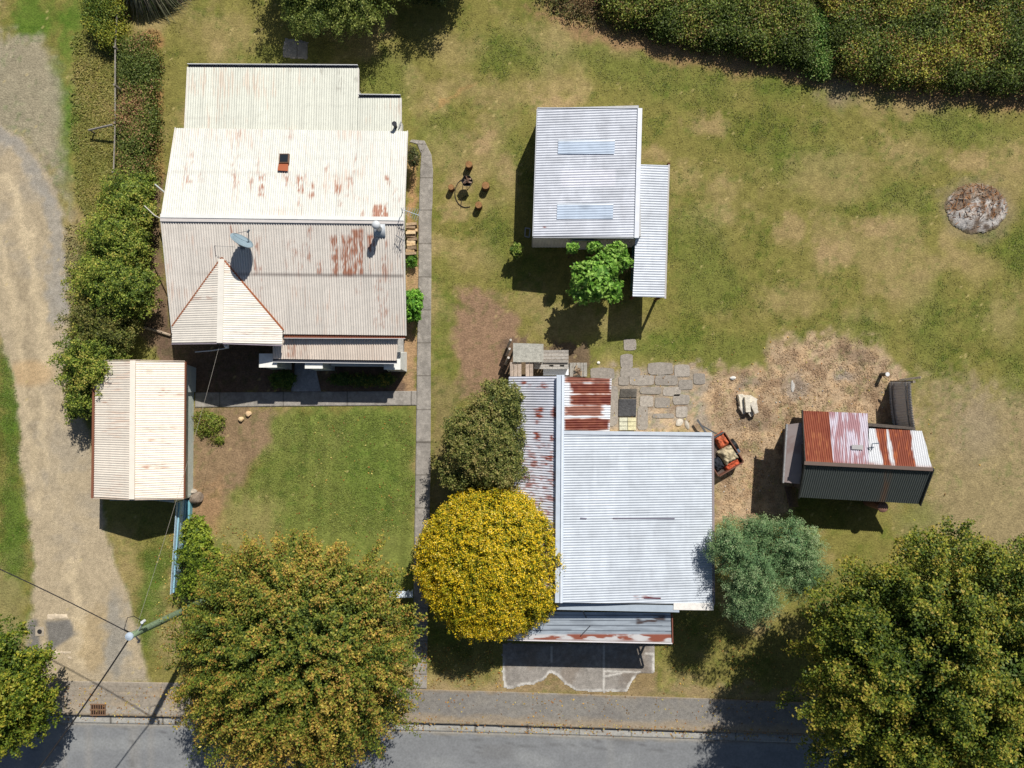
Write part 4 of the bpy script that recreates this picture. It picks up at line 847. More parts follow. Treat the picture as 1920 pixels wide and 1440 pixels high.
# iron fence east of yard
f_ = thing('iron_fence', P(1680, 760), 'curved corrugated iron screen fence in shade north of the rusty shed', 'fence')
pts = [(1667, 716), (1668, 745), (1671, 775), (1676, 806)]; m = MB()
prev = None; A = [P(*p) for p in pts]; vs = []; fs = []; n_ = 0; cols = []
tot = []
for q in range(3):
    for t_ in np.linspace(0, 1, 60, endpoint=(q == 2)): tot.append(A[q].lerp(A[q + 1], t_))
for q, p in enumerate(tot):
    o_ = .03 * math.sin(q * 1.1); vs += [p + Vector((o_, 0, 0)), p + Vector((o_ + .08, 0, 1.75))]; cols += [L(232, 230, 230)] * 2
for q in range(len(tot) - 1): fs.append([2 * q, 2 * q + 2, 2 * q + 3, 2 * q + 1])
fe_ = mesh_np('iron_sheet', [tuple(v) for v in vs], fs, 'galv', f_, col=np.array(cols))
for z0 in (.35, 1.5): 
    m = MB(); m.tube([A[q] + Vector((-.07 + z0 * .03, 0, z0)) for q in range(4)], .035, L(110, 108, 108), 6); m.build('rail', 'wood', f_)
for q in (0, 3): m = MB(); m.bar(A[q] + Vector((.12, 0, 0)), A[q] + Vector((.18, 0, 1.85)), .12, .12, L(140, 130, 116)); m.build('post', 'wood', f_)
m = MB(); m.bar(P(1664, 713) + Vector((0, 0, 1.1)), P(1688, 708) + Vector((0, 0, 1.75)), .1, .06, L(168, 156, 138)); m.build('brace', 'wood', f_)
t = thing('short_post', P(1652, 702), 'short round post with white top standing in the dry yard', 'post')
m = MB(); m.lathe(P(1652, 702), [(.09, 0), (.09, .55)], L(120, 110, 100), 12); m.build('shaft', 'wood', t); m = MB(); m.lathe(P(1652, 702) + Vector((0, 0, .551)), [(.1, 0), (.1, .06)], L(225, 225, 225), 12); m.build('cap', 'metal', t)

print("small things")
# ---------------------------------------------------------------- pallets and boards behind the shop
def crate_platform(name, px0, py0, px1, py1, h, cols, label, n=7, vert=True, cat='pallet', holes=()):
    t = thing(name, P((px0 + px1) / 2, (py0 + py1) / 2), label, cat)
    a0 = P(px0, py1, h); a1 = P(px1, py0, h); rr = random.Random(px0)
    for q in range(n):
        if q in holes: continue
        m = MB(); g = rr.uniform(.8, 1.1); c_ = tuple(np.array(L(*cols)) * g)
        if vert: x0 = a0.x + (a1.x - a0.x) * (q + .04) / n; x1 = a0.x + (a1.x - a0.x) * (q + .94) / n; m.slab([(x0, a0.y), (x1, a0.y), (x1, a1.y), (x0, a1.y)], h - .03, h + rr.uniform(-.005, .01), c_)
        else: y0 = a0.y + (a1.y - a0.y) * (q + .04) / n; y1 = a0.y + (a1.y - a0.y) * (q + .94) / n; m.slab([(a0.x, y0), (a1.x, y0), (a1.x, y1), (a0.x, y1)], h - .03, h + rr.uniform(-.005, .01), c_)
        m.build('board', 'wood', t)
    m = MB()
    for (x, y) in ((a0.x + .06, a0.y + .06), (a1.x - .06, a0.y + .06), (a1.x - .06, a1.y - .06), (a0.x + .06, a1.y - .06)): m.box((x, y, (h - .03) / 2), (.09, .09, h - .035), L(110, 98, 86))
    m.build('leg', 'wood', t, each=True); return t
crate_platform('timber_platform', 956, 679, 1000, 706, 1.5, (176, 160, 146), 'brown slatted timber frame with a black gap beside the rusted west roof', 6, holes=(3,))
t = thing('plywood_sheet', P(988, 660), 'large mottled grey plywood sheet lying on timber behind the shop', 'sheet')
m = MB(); q = [P(962, 679, 1.6), P(1019, 679, 1.6), P(1019, 645, 1.62), P(962, 643, 1.62)]; m.prism([p - Vector((0, 0, .03)) for p in q], q, L(172, 170, 160)); m.build('sheet', 'wood', t)
m = MB(); [m.bar(P(a_, b_), P(a_, b_) + Vector((0, 0, 1.54)), .08, .08, L(120, 108, 96)) for a_, b_ in ((966, 682), (1012, 682), (1012, 652), (966, 652))]; m.build('leg', 'wood', t, each=True)
crate_platform('timber_pallet', 1019, 656, 1066, 680, 1.2, (166, 160, 152), 'grey timber pallet of wide boards right of the plywood sheet', 4, False)
t = crate_platform('timber_pallet', 1001, 679, 1066, 692, 1.1, (168, 164, 158), 'narrow grey pallet with two dark hand holes above the white box', 3, False)
m = MB(); [m.box(P(a_, 685.5, 1.115), (.2, .07, .012), (.01, .01, .01)) for a_ in (1034, 1054)]; m.build('hand_hole_shade', 'wood', t, each=True)  # black plates on the boards; the shade of the holes is only colour
m = MB(); q = [P(1020, 703, 1.0), P(1066, 703, 1.0), P(1066, 688, 1.0), P(1020, 688, 1.0)]; m.prism([Vector((p.x, p.y, 0)) for p in q], [Vector((p.x, p.y, .72)) for p in q], L(206, 208, 208)); t = thing('white_box', P(1040, 690), 'flat topped white box against the rear wall of the shop', 'box'); m.build('body', 'metal', t)
m = MB(); cc = sum(q, Vector()) / 4; m.prism([Vector((p.x, p.y, .721)) + (p - cc) * .04 for p in q], [Vector((p.x, p.y, .78)) + (p - cc) * .04 for p in q], L(224, 226, 228)); m.build('lid', 'metal', t)
crate_platform('timber_crate', 1068, 680, 1101, 706, .55, (160, 156, 148), 'low grey slatted crate holding small logs beside the rusted rear roof', 5)
m = MB()
for q in range(9): rr = random.Random(q + 4); c_ = P(1082 + rr.uniform(-8, 8), 696 + rr.uniform(-7, 7)) + Vector((0, 0, .62 + .05 * (q % 3))); a_ = rr.uniform(0, 3); d = Vector((math.cos(a_), math.sin(a_), 0)) * .13; m.tube([c_ - d, c_ + d], .045, L(176 - q * 9, 158 - q * 9, 134 - q * 8), 8)
tag(m.build('log_pile', 'wood'), 'small heap of short split logs on the low grey crate', 'logs')
for q in range(3): 
    m = MB(); p = P(952 - q * 2, 650 + q * 16); m.tube([p + Vector((0, 0, .1)), p + Vector((.15, .25, 1.3))], .06, L(190, 184, 176), 8)
    tag(m.build('leaning_log', 'wood'), ('pale log leaning at the top of the dark gap left of the plywood', 'pale log leaning halfway down the dark gap left of the plywood', 'pale log leaning lowest in the dark gap beside the timber frame')[q], 'log', 'logs leaning beside the timber stack')
# black mat, tiles, stone pile
def matc(x, y): return conc((76, 76, 78), 5, None, .5)(x, y)
t = ribbon('rubber_mat', [(1160, 748), (1193, 748)], [(1159, 781), (1192, 781)], .05, matc, 'fabric', .06, .06, skirt=.05); tag(t, 'larger flat black mat directly above the pale yellow tiles', 'mat', 'black mats on the old paving')
t = ribbon('rubber_mat', [(1163, 729), (1194, 729)], [(1161, 746), (1193, 746)], .035, lambda x, y: conc((92, 88, 82), 6)(x, y), 'fabric', .06, .06, skirt=.035); tag(t, 'smaller dusty black mat above the larger black mat', 'mat', 'black mats on the old paving')
lab = ['top left', 'top right', 'middle left', 'middle right', 'bottom left', 'bottom right']
for q in range(6):
    x0 = 1161 + (q % 2) * 16; y0 = 783 + (q // 2) * 8; m = MB(); c_ = (206, 200, 164) if q % 2 else (196, 196, 176)
    m.slab([P(x0, y0 + 7.2), P(x0 + 15, y0 + 7.2), P(x0 + 15, y0), P(x0, y0)], 0, .09 - .01 * (q % 3), L(*c_)); tag(m.build('pale_block', 'stone'), 'pale yellow block, ' + lab[q] + ' of the six below the black mat', 'block', 'pale yellow blocks below the black mat')
bl = [(1388, 752, 26, 9, 80), (1397, 758, 28, 9, 85), (1394, 745, 22, 9, 5), (1408, 750, 16, 12, 30), (1409, 764, 22, 8, 65), (1402, 770, 22, 7, 55), (1413, 760, 16, 8, 80), (1390, 768, 16, 7, 60)]
bn = ['upright block on the left edge', 'long upright block in the middle', 'flat block along the top', 'square block at the upper right', 'slanted block at the lower right', 'thin slanted block at the bottom', 'short block on the right edge', 'small block at the lower left']
for q, (x, y, l_, w_, a_) in enumerate(bl):
    m = MB(); z = .12 + (.2 if q in (1, 4) else 0); m.box(P(x, y) + Vector((0, 0, z)), (l_ * MPP, w_ * MPP, .2), L(222 - q * 4, 214 - q * 4, 196 - q * 3), rz=R(-a_), rx=R(6 * (q % 3 - 1)))
    tag(m.build('stone_block', 'stone'), bn[q] + ' of the whitish stone pile', 'stone block', 'whitish stone blocks piled in the yard')
def rk(name, x, y, sx, sy, sz, c_, label, sd=1, ang=0, cat='rock', grp=None):
    m = MB(); m.rock(P(x, y) + Vector((0, 0, sz * .5)), (sx, sy, sz), L(*c_), sd, 3, ang); return tag(m.build(name, 'stone', None, False), label, cat, grp)
rk('rock', 370, 932, .38, .3, .3, (140, 126, 112), 'large dark rounded boulder at the southeast corner of the garage', 3, .2)
rk('rock', 363, 921, .22, .14, .2, (170, 160, 146), 'smaller pale rock just above the dark boulder by the garage', 5)
rk('rock', 453, 786, .15, .14, .12, (226, 196, 152), 'left cream rock of the pair in the soil bed', 8); rk('rock', 467, 776, .15, .16, .12, (222, 190, 150), 'right cream rock of the pair in the soil bed', 9)
rk('slab_piece', 1273, 792, .22, .18, .06, (206, 198, 184), 'pale broken slab on dry soil behind the shop', 12, .5); rk('slab_piece', 1288, 797, .1, .24, .05, (186, 178, 164), 'narrow pale slab piece beside the broken slab', 13, .3)
rk('rock', 1374, 709, .16, .1, .08, (214, 212, 208), 'small white rubble lump north of the stone pile', 15); rk('rock', 1122, 680, .08, .07, .07, (236, 232, 224), 'tiny white stone on the grass near the paving', 17)
rk('rock', 1486, 724, .1, .3, .03, (190, 186, 180), 'thin pale slab lying upright in the dry yard', 19)
# trailer
t = thing('box_trailer', P(1345, 846), 'small trailer loaded with orange tarp and rubbish beside the shop wall', 'trailer')
A_, B_, C_, D_ = P(1350, 808), P(1386, 863), P(1340, 890), P(1304, 835)
q = [A_, B_, C_, D_]; cc = sum(q, Vector()) / 4; z0, z1 = .38, .72
m = MB(); m.prism([p + Vector((0, 0, z0)) for p in q], [p + Vector((0, 0, z0 + .05)) for p in q], L(96, 84, 78)); m.build('floor', 'wood', t)
for n0 in range(4):
    a_, b_ = q[n0], q[(n0 + 1) % 4]; m = MB(); d = (b_ - a_).normalized() * .03; m.bar(a_ + d + Vector((0, 0, (z0 + z1) / 2 + .03)), b_ - d + Vector((0, 0, (z0 + z1) / 2 + .03)), .04, z1 - z0, L(122, 84, 70) if n0 != 3 else L(80, 84, 90)); m.build('side_panel', 'metal', t)
ax = (B_ - A_).normalized(); sx_ = (C_ - B_).normalized()
m = MB(); m.bar((A_ + D_) / 2 + Vector((0, 0, .36)), (A_ + D_) / 2 - ax * 1.1 + Vector((0, 0, .36)), .08, .08, L(90, 92, 96)); m.bar((A_ * .8 + D_ * .2) + Vector((0, 0, .35)), (A_ + D_) / 2 - ax * .8 + Vector((0, 0, .36)), .06, .06, L(84, 86, 90)); m.build('drawbar', 'metal', t)
for s_, e_ in ((-1, 1), (1, 1)):
    wc_ = cc + sx_ * s_ * ((C_ - B_).length / 2 + .14) + Vector((0, 0, .3)); m = MB(); m.tube([wc_ - sx_ * .08, wc_ + sx_ * .08], .3, (.015, .015, .016), 18); wo = m.build('wheel', 'metal', t); m = MB(); m.tube([wc_ - sx_ * .085, wc_ + sx_ * .085], .15, (.4, .4, .4), 14); m.build('rim', 'metal', wo)
def cloth(name, px, sx, sy, z, hgt, c_, label, sd, ang=0, cat='tarp'):
    n = 26; u = np.linspace(-1, 1, n); U_, V_ = np.meshgrid(u, u, indexing='ij'); hh = hgt * (1 - .8 * np.maximum(abs(U_), abs(V_)) ** 4) * (.55 + .9 * fbm(U_ * 2.2 + sd, V_ * 2.2, sd, 3)) + z
    cs, sn = math.cos(ang), math.sin(ang); ed = 1 + .12 * (fbm(U_ * 3, V_ * 3, sd + 3) - .5); x = (U_ * sx * cs - V_ * sy * sn) * ed; y = (U_ * sx * sn + V_ * sy * cs) * ed; hh = np.where(np.maximum(abs(U_), abs(V_)) > .99, z - .02, hh)
    c0 = P(*px); pos = np.stack([x + c0.x, y + c0.y, hh], -1).reshape(-1, 3); i, j = np.meshgrid(np.arange(n - 1), np.arange(n - 1), indexing='ij'); a = (i * n + j).ravel()
    col = mix(np.broadcast_to(lin(c_), (n * n, 3)), lin(np.array(c_) * .7), ss(.45, .7, fbm(U_ * 3, V_ * 3, sd + 9)).ravel()); return tag(mesh_np(name, pos, np.stack([a, a + n, a + n + 1, a + 1], 1), 'fabric', None, col=col, smooth=True), label, cat)
aa = math.atan2(ax.y, ax.x)
cloth('orange_tarp', (1347, 824, 0), .36, .3, .45, .25, (204, 108, 74), 'crumpled bright orange tarp in the north end of the trailer', 3, aa)
cloth('canvas_sheet', (1358, 851, 0), .4, .38, .48, .35, (190, 176, 146), 'tan canvas sheet bundled in the middle of the trailer', 6, aa)
cloth('orange_tarp', (1366, 868, 0), .22, .4, .45, .2, (196, 92, 62), 'smaller orange tarp at the south end of the trailer', 9, aa)
cloth('black_bag', (1340, 868, 0), .3, .26, .45, .22, (44, 48, 56), 'black plastic bag at the southwest corner of the trailer', 12, aa, 'bag')
cloth('blue_bag', (1374, 846, 0), .1, .2, .45, .24, (90, 116, 140), 'small blue grey bag along the east side of the trailer', 15, aa, 'bag')
# fire place
t = thing('fire_bowl', P(878, 352), 'black hexagonal fire bowl on a stand holding charred wood between the stumps', 'fire bowl')
c0 = P(877, 346); m = MB(); n = 6
m.lathe(c0, [(.05, .42), (.2, .46), (.29, .62), (.27, .62), (.18, .5), (.03, .47)], L(36, 36, 38), 6); m.build('bowl', 'metal', t)
for q in range(3): a_ = 2.1 * q + .4; m = MB(); m.tube([c0 + Vector((.1 * math.cos(a_), .1 * math.sin(a_), .46)), c0 + Vector((.28 * math.cos(a_), .28 * math.sin(a_), 0))], .015, L(40, 40, 42), 6); m.build('leg', 'metal', t)
for q in range(6): rr = random.Random(q); a_ = rr.uniform(0, 3.1); d = Vector((math.cos(a_), math.sin(a_), .1)) * .17; c_ = c0 + Vector((rr.uniform(-.06, .06), rr.uniform(-.06, .06), .58 + .03 * q)); m = MB(); m.bar(c_ - d, c_ + d, .06, .05, L(196 - 18 * q, 172 - 18 * q, 156 - 18 * q)); tag(m.build('firewood', 'wood'), ('lowest', 'second lowest', 'third lowest', 'third highest', 'second highest', 'topmost')[q] + ' stick of charred firewood lying in the fire bowl', 'firewood', 'firewood in the fire bowl')
pts = []
for q in range(22): a_ = R(70 + q * 10.5); pts.append(P(876 + 21 * math.cos(a_) - 2, 362 - 27 * math.sin(a_)) + Vector((0, 0, .03)))
m = MB(); m.tube(pts, .018, L(54, 48, 42), 6); m.tube([P(864, 390) + Vector((0, 0, .02)), P(866, 372) + Vector((0, 0, .05)), P(880, 366) + Vector((0, 0, .05))], .015, L(54, 48, 42), 6)
tag(m.build('iron_hoop', 'metal'), 'thin bent iron hoop lying on the grass around the fire bowl', 'hoop')
for (x, y, lb, g_) in ((880, 313, 'north log stump seat above the fire bowl', 1), (847, 355, 'smallest log stump seat left of the fire bowl', .85), (911, 352, 'wide log stump seat right of the fire bowl', 1.1), (898, 388, 'log stump seat nearest the shed, below right of the fire bowl', 1)):
    t = thing('log_stump', P(x, y), lb.replace('nearest the shed, ', ''), 'stump', 'log stump seats around the fire bowl'); r_ = .17 * g_
    m = MB(); m.lathe(P(x, y), [(r_ * 1.05, 0), (r_, .1), (r_, .4)], L(96, 72, 54), 14); m.build('bark', 'bark', t); m = MB(); m.lathe(P(x, y) + Vector((0, 0, .401)), [(r_ * .96, 0), (r_ * .9, .012)], L(150, 112, 74), 14); m.build('cut_top', 'wood', t)
# ash heap
def ash(x, y, sd):
    c = np.broadcast_to(lin((140, 122, 106)), x.shape + (3,)).copy()
    c = mix(c, lin((104, 92, 84)), ss(.45, .7, fbm(x * .07, y * .07, 2)) * .8); c = mix(c, lin((206, 202, 198)), ss(.5, .66, fbm(x * .05, y * .05, 4) + ss(30, 0, np.abs(y - 408)) * .12) * .85)
    c = mix(c, lin((170, 120, 76)), ss(.55, .7, fbm(x * .3, y * .3, 6)) * ss(420, 385, y) * .8); c = mix(c, lin((128, 118, 88)), ss(9, 1, sd + (fbm(x * .1, y * .1, 9) - .5) * 6) * .7); return c * .85
o = patch('ash_heap', [(1770 + 60 * (1 + math.cos(a_)), 391 - 50 * math.sin(a_)) for a_ in np.linspace(0, 2 * math.pi, 24, endpoint=False)], .012, ash, 'ground', .07, 6, .05, 7)
va = np.array([v.co[:] for v in o.data.vertices]); X_, Y_ = to_px(va); rr0 = np.hypot((X_ - 1830) / 62, (Y_ - 391) / 52); va[:, 2] += np.clip(1 - rr0 ** 2, 0, 1) * .18 * (.5 + fbm(X_ * .09, Y_ * .09, 3)) + np.clip(1 - rr0, 0, 1) * .12 * vn(X_ * .4, Y_ * .4, 5)
o.data.vertices.foreach_set('co', va.astype(np.float32).ravel()); tag(o, 'round low heap of white ash and burnt twigs on the right lawn', 'ash heap')
m = MB()
for q in range(160):
    a_ = random.uniform(0, 6.28); r_ = math.sqrt(random.random()) * .95; x = 1830 + 56 * r_ * math.cos(a_); y = 388 + 46 * r_ * math.sin(a_); b_ = random.uniform(0, 3.1); d = Vector((math.cos(b_), math.sin(b_), random.uniform(-.2, .3))) * random.uniform(.05, .18)
    c_ = P(x, y) + Vector((0, 0, .05 + .24 * (1 - r_ ** 2))); m.tube([c_ - d, c_ + d], .014, random.choice([L(176, 128, 84), L(90, 76, 66), L(200, 190, 176), L(140, 100, 70)]), 4)
m.build('twigs', 'wood', o); tw = o.children[0]; tw['kind'] = 'stuff'
# firewood stack by cottage
for q in range(11):
    y = 424 + q * 5.4; m = MB(); p = P(773 + random.uniform(-2, 2), y) ; L_ = random.uniform(.2, .26); hh = .3 + random.uniform(-.08, .15) 
    m.box(p + Vector((0, 0, hh)), (L_ * 2, .13, .16), random.choice([L(196, 168, 130), L(170, 146, 118), L(210, 186, 150), L(150, 128, 104)]), rz=random.uniform(-.15, .15), rx=random.uniform(-.3, .3)); m.box(p + Vector((0, 0, .11)), (.44, .13, .2), L(110, 90, 72))
    tag(m.build('firewood_log', 'wood'), None, None, 'split firewood stacked against the east cottage wall'); 
    m_o = C.objects[-1]
    m_o['label'] = 'split firewood piece in the stack against the east wall of the cottage'; m_o['category'] = 'firewood'
m = MB(); m.tube([P(272, 614) + Vector((0, 0, .08)), P(295, 620) + Vector((0, 0, .1)), P(322, 629) + Vector((0, 0, .1))], [.05, .07, .06], L(176, 158, 138), 8); tag(m.build('fallen_branch', 'bark'), 'pale fallen branch on the soil between hedge and cottage', 'branch')
# cone of scrap by shed west wall
t = thing('scrap_frame', P(990, 440), 'grey metal scrap frame in the shadow west of the iron shed', 'frame'); m = MB()
for a_, b_ in (((985, 428), (994, 430)), ((994, 430), (992, 446)), ((992, 446), (984, 444)), ((984, 444), (985, 428))): m.bar(P(*a_) + Vector((0, 0, .1)), P(*b_) + Vector((0, 0, .12)), .05, .05, L(150, 154, 158))
m.build('rim', 'metal', t)

# ---------------------------------------------------------------- fences
fl = thing('board_fence', P(228, 200), 'low weathered board fence half buried in brambles beside the grass verge', 'fence')
fp = [(233, 30), (229, 100), (229, 170), (229, 240), (226, 330)]
for a_, b_ in zip(fp[:-1], fp[1:]):
    m = MB()
    for hh in (.6,): m.bar(P(*a_) + Vector((0, 0, hh)), P(*b_) + Vector((0, 0, hh)), .05, .05, L(150, 144, 134))
    m.build('rail', 'wood', fl, each=True)
for p in fp: m = MB(); m.bar(P(*p), P(*p) + Vector((0, 0, .7)), .09, .09, L(150, 142, 128)); m.build('post', 'wood', fl)
m = MB(); m.tube([P(228, 245) + Vector((0, 0, .8)), P(178, 251) + Vector((0, 0, .5))], .05, L(150, 144, 136), 7); m.tube([P(180, 251) , P(180, 251) + Vector((0, 0, .55))], .04, L(120, 110, 100), 7); tag(m.build('fence_strut', 'wood'), 'grey round rail sticking out west from the bramble fence', 'rail')
pf = thing('picket_fence', P(345, 1000), 'pale blue and white paling fence running south from the garage', 'fence')
fa, fz = P(352, 936), P(341, 1100); n = 62; m = MB(); d = (fz - fa).normalized()
for hh in (.3, .95): m = MB(); m.bar(fa + Vector((.06, 0, hh)), fz + Vector((.06, 0, hh)), .05, .1, L(150, 196, 214)); m.build('rail', 'wall', pf)
for q in range(n): m = MB(); c_ = fa.lerp(fz, q / (n - 1)); m.box(c_ + Vector((0, 0, .6)), (.025, .055, 1.15), L(190, 216, 232), rz=math.atan2(d.x, -d.y)); m.build('paling', 'wall', pf)
m = MB(); m.slab([P(356, 936), P(362, 936), P(354, 1090), P(349, 1090)], 0, .3, L(120, 176, 190)); m.build('plinth', 'wall', pf)
gt = thing('white_gate', P(757, 1104), 'white gate at the street end of the garden path between the trees', 'gate')
m = MB(); m.box(P(757, 1106) + Vector((0, 0, .75)), (1.1, .3, .06), L(214, 226, 236)); m.build('top_board', 'wall', gt)
for x0 in (742, 750, 758, 766, 774): m = MB(); m.box(P(x0, 1106) + Vector((0, 0, .36)), (.07, .03, .7), L(224, 232, 238)); m.build('paling', 'wall', gt)

# ---------------------------------------------------------------- pole, wires, street bits
p0 = P(409, 1114); p1 = P(243, 1193, 7.7)
t = thing('utility_pole', p0, 'tall mossy green wooden utility pole beside the gravel drive entry', 'pole')
def polec(z): return None
m = MB(); ns = 14
m.tube([p0.lerp(p1, q / ns) for q in range(ns + 1)], [.17 - .05 * q / ns for q in range(ns + 1)], L(112, 132, 104), 14)
for q in range(len(m.c)): 
    v_ = m.v[q]; m.c[q] = tuple(np.array(L(116, 134, 108)) * (.75 + .6 * float(fbm(np.array([v_.z * 1.1]), np.array([v_.x * 5.0]), 3)[0])))
m.build('shaft', 'wood', t, True)
m = MB(); m.lathe(p1, [(.13, -.03), (.16, .0), (.15, .05), (.04, .09)], L(176, 190, 204), 14); m.build('cap', 'metal', t)
ax_ = (p1 - p0).normalized()
m = MB(); a1 = p1 - ax_ * .5; m.tube([a1, a1 + Vector((.35, .5, .1))], .03, L(150, 156, 160)); m.tube([a1 + Vector((.35, .5, .1)), a1 + Vector((.35, .5, .3))], .06, L(214, 218, 222)); m.tube([p1 - ax_ * .3, p1 - ax_ * .3 + Vector((.2, -.25, 0))], .03, L(60, 60, 64)); m.tube([p1 - ax_ * .3 + Vector((.2, -.25, 0)), p1 - ax_ * .3 + Vector((.25, -.25, .15))], .05, L(60, 60, 64)); m.build('insulator', 'metal', t, each=True)
def wire(a, b_, sag, r_, label, c_=(44, 42, 44), n=24):
    m = MB(); m.tube([a.lerp(b_, q / n) - Vector((0, 0, sag * 4 * (q / n) * (1 - q / n))) for q in range(n + 1)], r_, L(*c_), 6); return tag(m.build('overhead_wire', 'metal'), label, 'wire')
wire(p1 + Vector((.05, .1, 0)), P(-700, 800, 7.2), .9, .022, 'black overhead wire running northwest from the utility pole across the drive')
wire(p1 - ax_ * .1, P(-40, 1590, 7.6), .5, .03, 'black overhead wire running southwest from the utility pole over the road')
wire(p1 + Vector((.1, .1, -.2)), P(412, 645, 3.0), .25, .006, 'thin pale service cable from the utility pole to the cottage gable', (150, 144, 136))
m = MB(); tp = a1 + Vector((.35, .5, .2)); m.tube([p1 + Vector((.1, .05, -.1)), p1 + Vector((-.15, .3, .1)), p1 + Vector((0, .75, .15)), p1 + Vector((.2, .8, .1)), tp], .014, L(40, 40, 44), 6); m.build('loop_wire', 'metal', t)
t = thing('drain_grate', P(185, 1330), 'rusty square iron drain grate in the pavement near the kerb', 'drain grate')
m = MB()
for q in range(7): m.bar(P(172 + q * 4.3, 1321) + Vector((0, 0, .04)), P(172 + q * 4.3, 1339) + Vector((0, 0, .04)), .05, .03, L(120, 92, 72))
m.build('bars', 'metal', t); m = MB()
for a_, b_ in (((170, 1320), (200, 1320)), ((170, 1340), (200, 1340)), ((170, 1330), (200, 1330))): m.bar(P(*a_) + Vector((0, 0, .042)), P(*b_) + Vector((0, 0, .042)), .05, .03, L(132, 104, 82))
m.build('frame', 'metal', t); m = MB(); m.slab([P(171, 1339), P(199, 1339), P(199, 1321), P(171, 1321)], .0255, .03, (.01, .009, .008)); m.build('pit_shade', 'metal', t)  # flat black sheet: the dark below the grate is put into its colour
t = thing('valve_cover', P(75, 1184), 'round black water valve cover set in a small concrete square', 'cover')
m = MB(); m.slab([P(67, 1192), P(83, 1192), P(83, 1175), P(67, 1175)], -.02, .03, L(178, 166, 148)); m.build('surround', 'paving', t); m = MB(); m.lathe(P(75, 1184) + Vector((0, 0, .031)), [(.12, 0), (.11, .012)], L(48, 48, 50), 16); m.build('lid', 'metal', t)
for nm, poly, lb in (('concrete_slab', [(86, 1150), (126, 1149), (129, 1160), (88, 1163)], 'pale concrete strip above the worn asphalt patch in the drive'), ('concrete_slab', [(100, 1219), (134, 1221), (134, 1228), (101, 1228)], 'upper pale concrete piece below the worn asphalt patch'), ('concrete_slab', [(99, 1240), (102, 1231), (135, 1230), (136, 1240), (130, 1235), (110, 1234)], 'lower pale concrete piece below the worn asphalt patch')):
    tag(patch(nm, poly, .022, conc((206, 190, 166), 3), 'paving', .045, 2, .2), lb, 'concrete slab')

print("trees")
# ---------------------------------------------------------------- trees
AUT = [(74, 94, 38), (108, 122, 46), (142, 142, 56), (160, 124, 60), (188, 166, 78)]
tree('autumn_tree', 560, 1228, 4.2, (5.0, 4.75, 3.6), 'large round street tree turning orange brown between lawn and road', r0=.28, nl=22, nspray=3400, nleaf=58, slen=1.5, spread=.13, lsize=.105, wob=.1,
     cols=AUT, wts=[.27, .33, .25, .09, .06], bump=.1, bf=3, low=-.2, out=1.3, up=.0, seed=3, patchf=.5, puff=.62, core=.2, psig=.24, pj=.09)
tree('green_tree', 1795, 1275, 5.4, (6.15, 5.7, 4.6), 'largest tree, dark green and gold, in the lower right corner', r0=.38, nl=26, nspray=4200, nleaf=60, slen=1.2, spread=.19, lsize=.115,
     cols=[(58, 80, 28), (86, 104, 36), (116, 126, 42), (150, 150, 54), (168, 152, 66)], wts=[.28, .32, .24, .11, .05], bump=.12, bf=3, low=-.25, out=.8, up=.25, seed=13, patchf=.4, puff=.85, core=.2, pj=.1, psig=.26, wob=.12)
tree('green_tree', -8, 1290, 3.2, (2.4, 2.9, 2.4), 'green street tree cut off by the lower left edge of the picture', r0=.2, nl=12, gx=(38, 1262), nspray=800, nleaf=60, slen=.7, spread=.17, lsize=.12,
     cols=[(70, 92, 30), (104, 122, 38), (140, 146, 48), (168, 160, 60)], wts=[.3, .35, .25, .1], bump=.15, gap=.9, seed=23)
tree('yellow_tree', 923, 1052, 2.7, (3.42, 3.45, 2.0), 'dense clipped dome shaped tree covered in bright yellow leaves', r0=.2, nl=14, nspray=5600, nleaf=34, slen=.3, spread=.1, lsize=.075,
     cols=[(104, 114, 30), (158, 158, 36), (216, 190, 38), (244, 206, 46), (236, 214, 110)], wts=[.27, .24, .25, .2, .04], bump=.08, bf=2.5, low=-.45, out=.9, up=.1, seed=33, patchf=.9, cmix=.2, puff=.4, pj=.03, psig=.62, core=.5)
tree('dark_tree', 905, 826, 3.2, (1.8, 2.3, 1.6), 'olive green bushy tree overhanging the rusted west roof of the shop', r0=.14, nl=12, nspray=1, nleaf=44, slen=.45, spread=.14, lsize=.08,
     cols=[(52, 66, 30), (78, 90, 42), (104, 110, 54), (124, 118, 66)], wts=[.3, .35, .25, .1], bump=.2, gap=.8, seed=43,
     lobes=[(905, 830, 3.1, (1.7, 1.7, 1.5)), (950, 770, 3.2, (1.1, 1.3, 1.1)), (880, 880, 2.8, (1.2, 1.1, 1.2)), (940, 880, 3.0, (1.1, 1.1, 1.2)), (870, 800, 2.5, (.9, 1.2, 1.0))]) if False else None
def ltree(name, label, lobes, nspray, cat='tree', trunkpx=None, r0=.12, group=None, nl=10, **k):
    a, b_, h_, r_ = lobes[0]; return tree(name, a, b_, h_, r_, label, cat, group, r0, (trunkpx or None), lobes, nl, nspray=nspray, **k)
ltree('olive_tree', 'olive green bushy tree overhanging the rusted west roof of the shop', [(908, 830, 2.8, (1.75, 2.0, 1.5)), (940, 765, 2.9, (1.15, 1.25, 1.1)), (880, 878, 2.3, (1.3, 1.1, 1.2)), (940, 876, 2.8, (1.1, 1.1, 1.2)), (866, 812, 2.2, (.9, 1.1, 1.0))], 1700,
      nleaf=46, slen=.5, spread=.13, lsize=.085, puff=.5, cols=[(82, 94, 46), (116, 122, 60), (144, 144, 78), (166, 152, 94)], wts=[.3, .35, .25, .1], bump=.2, gap=.8, seed=43, inner=.2)
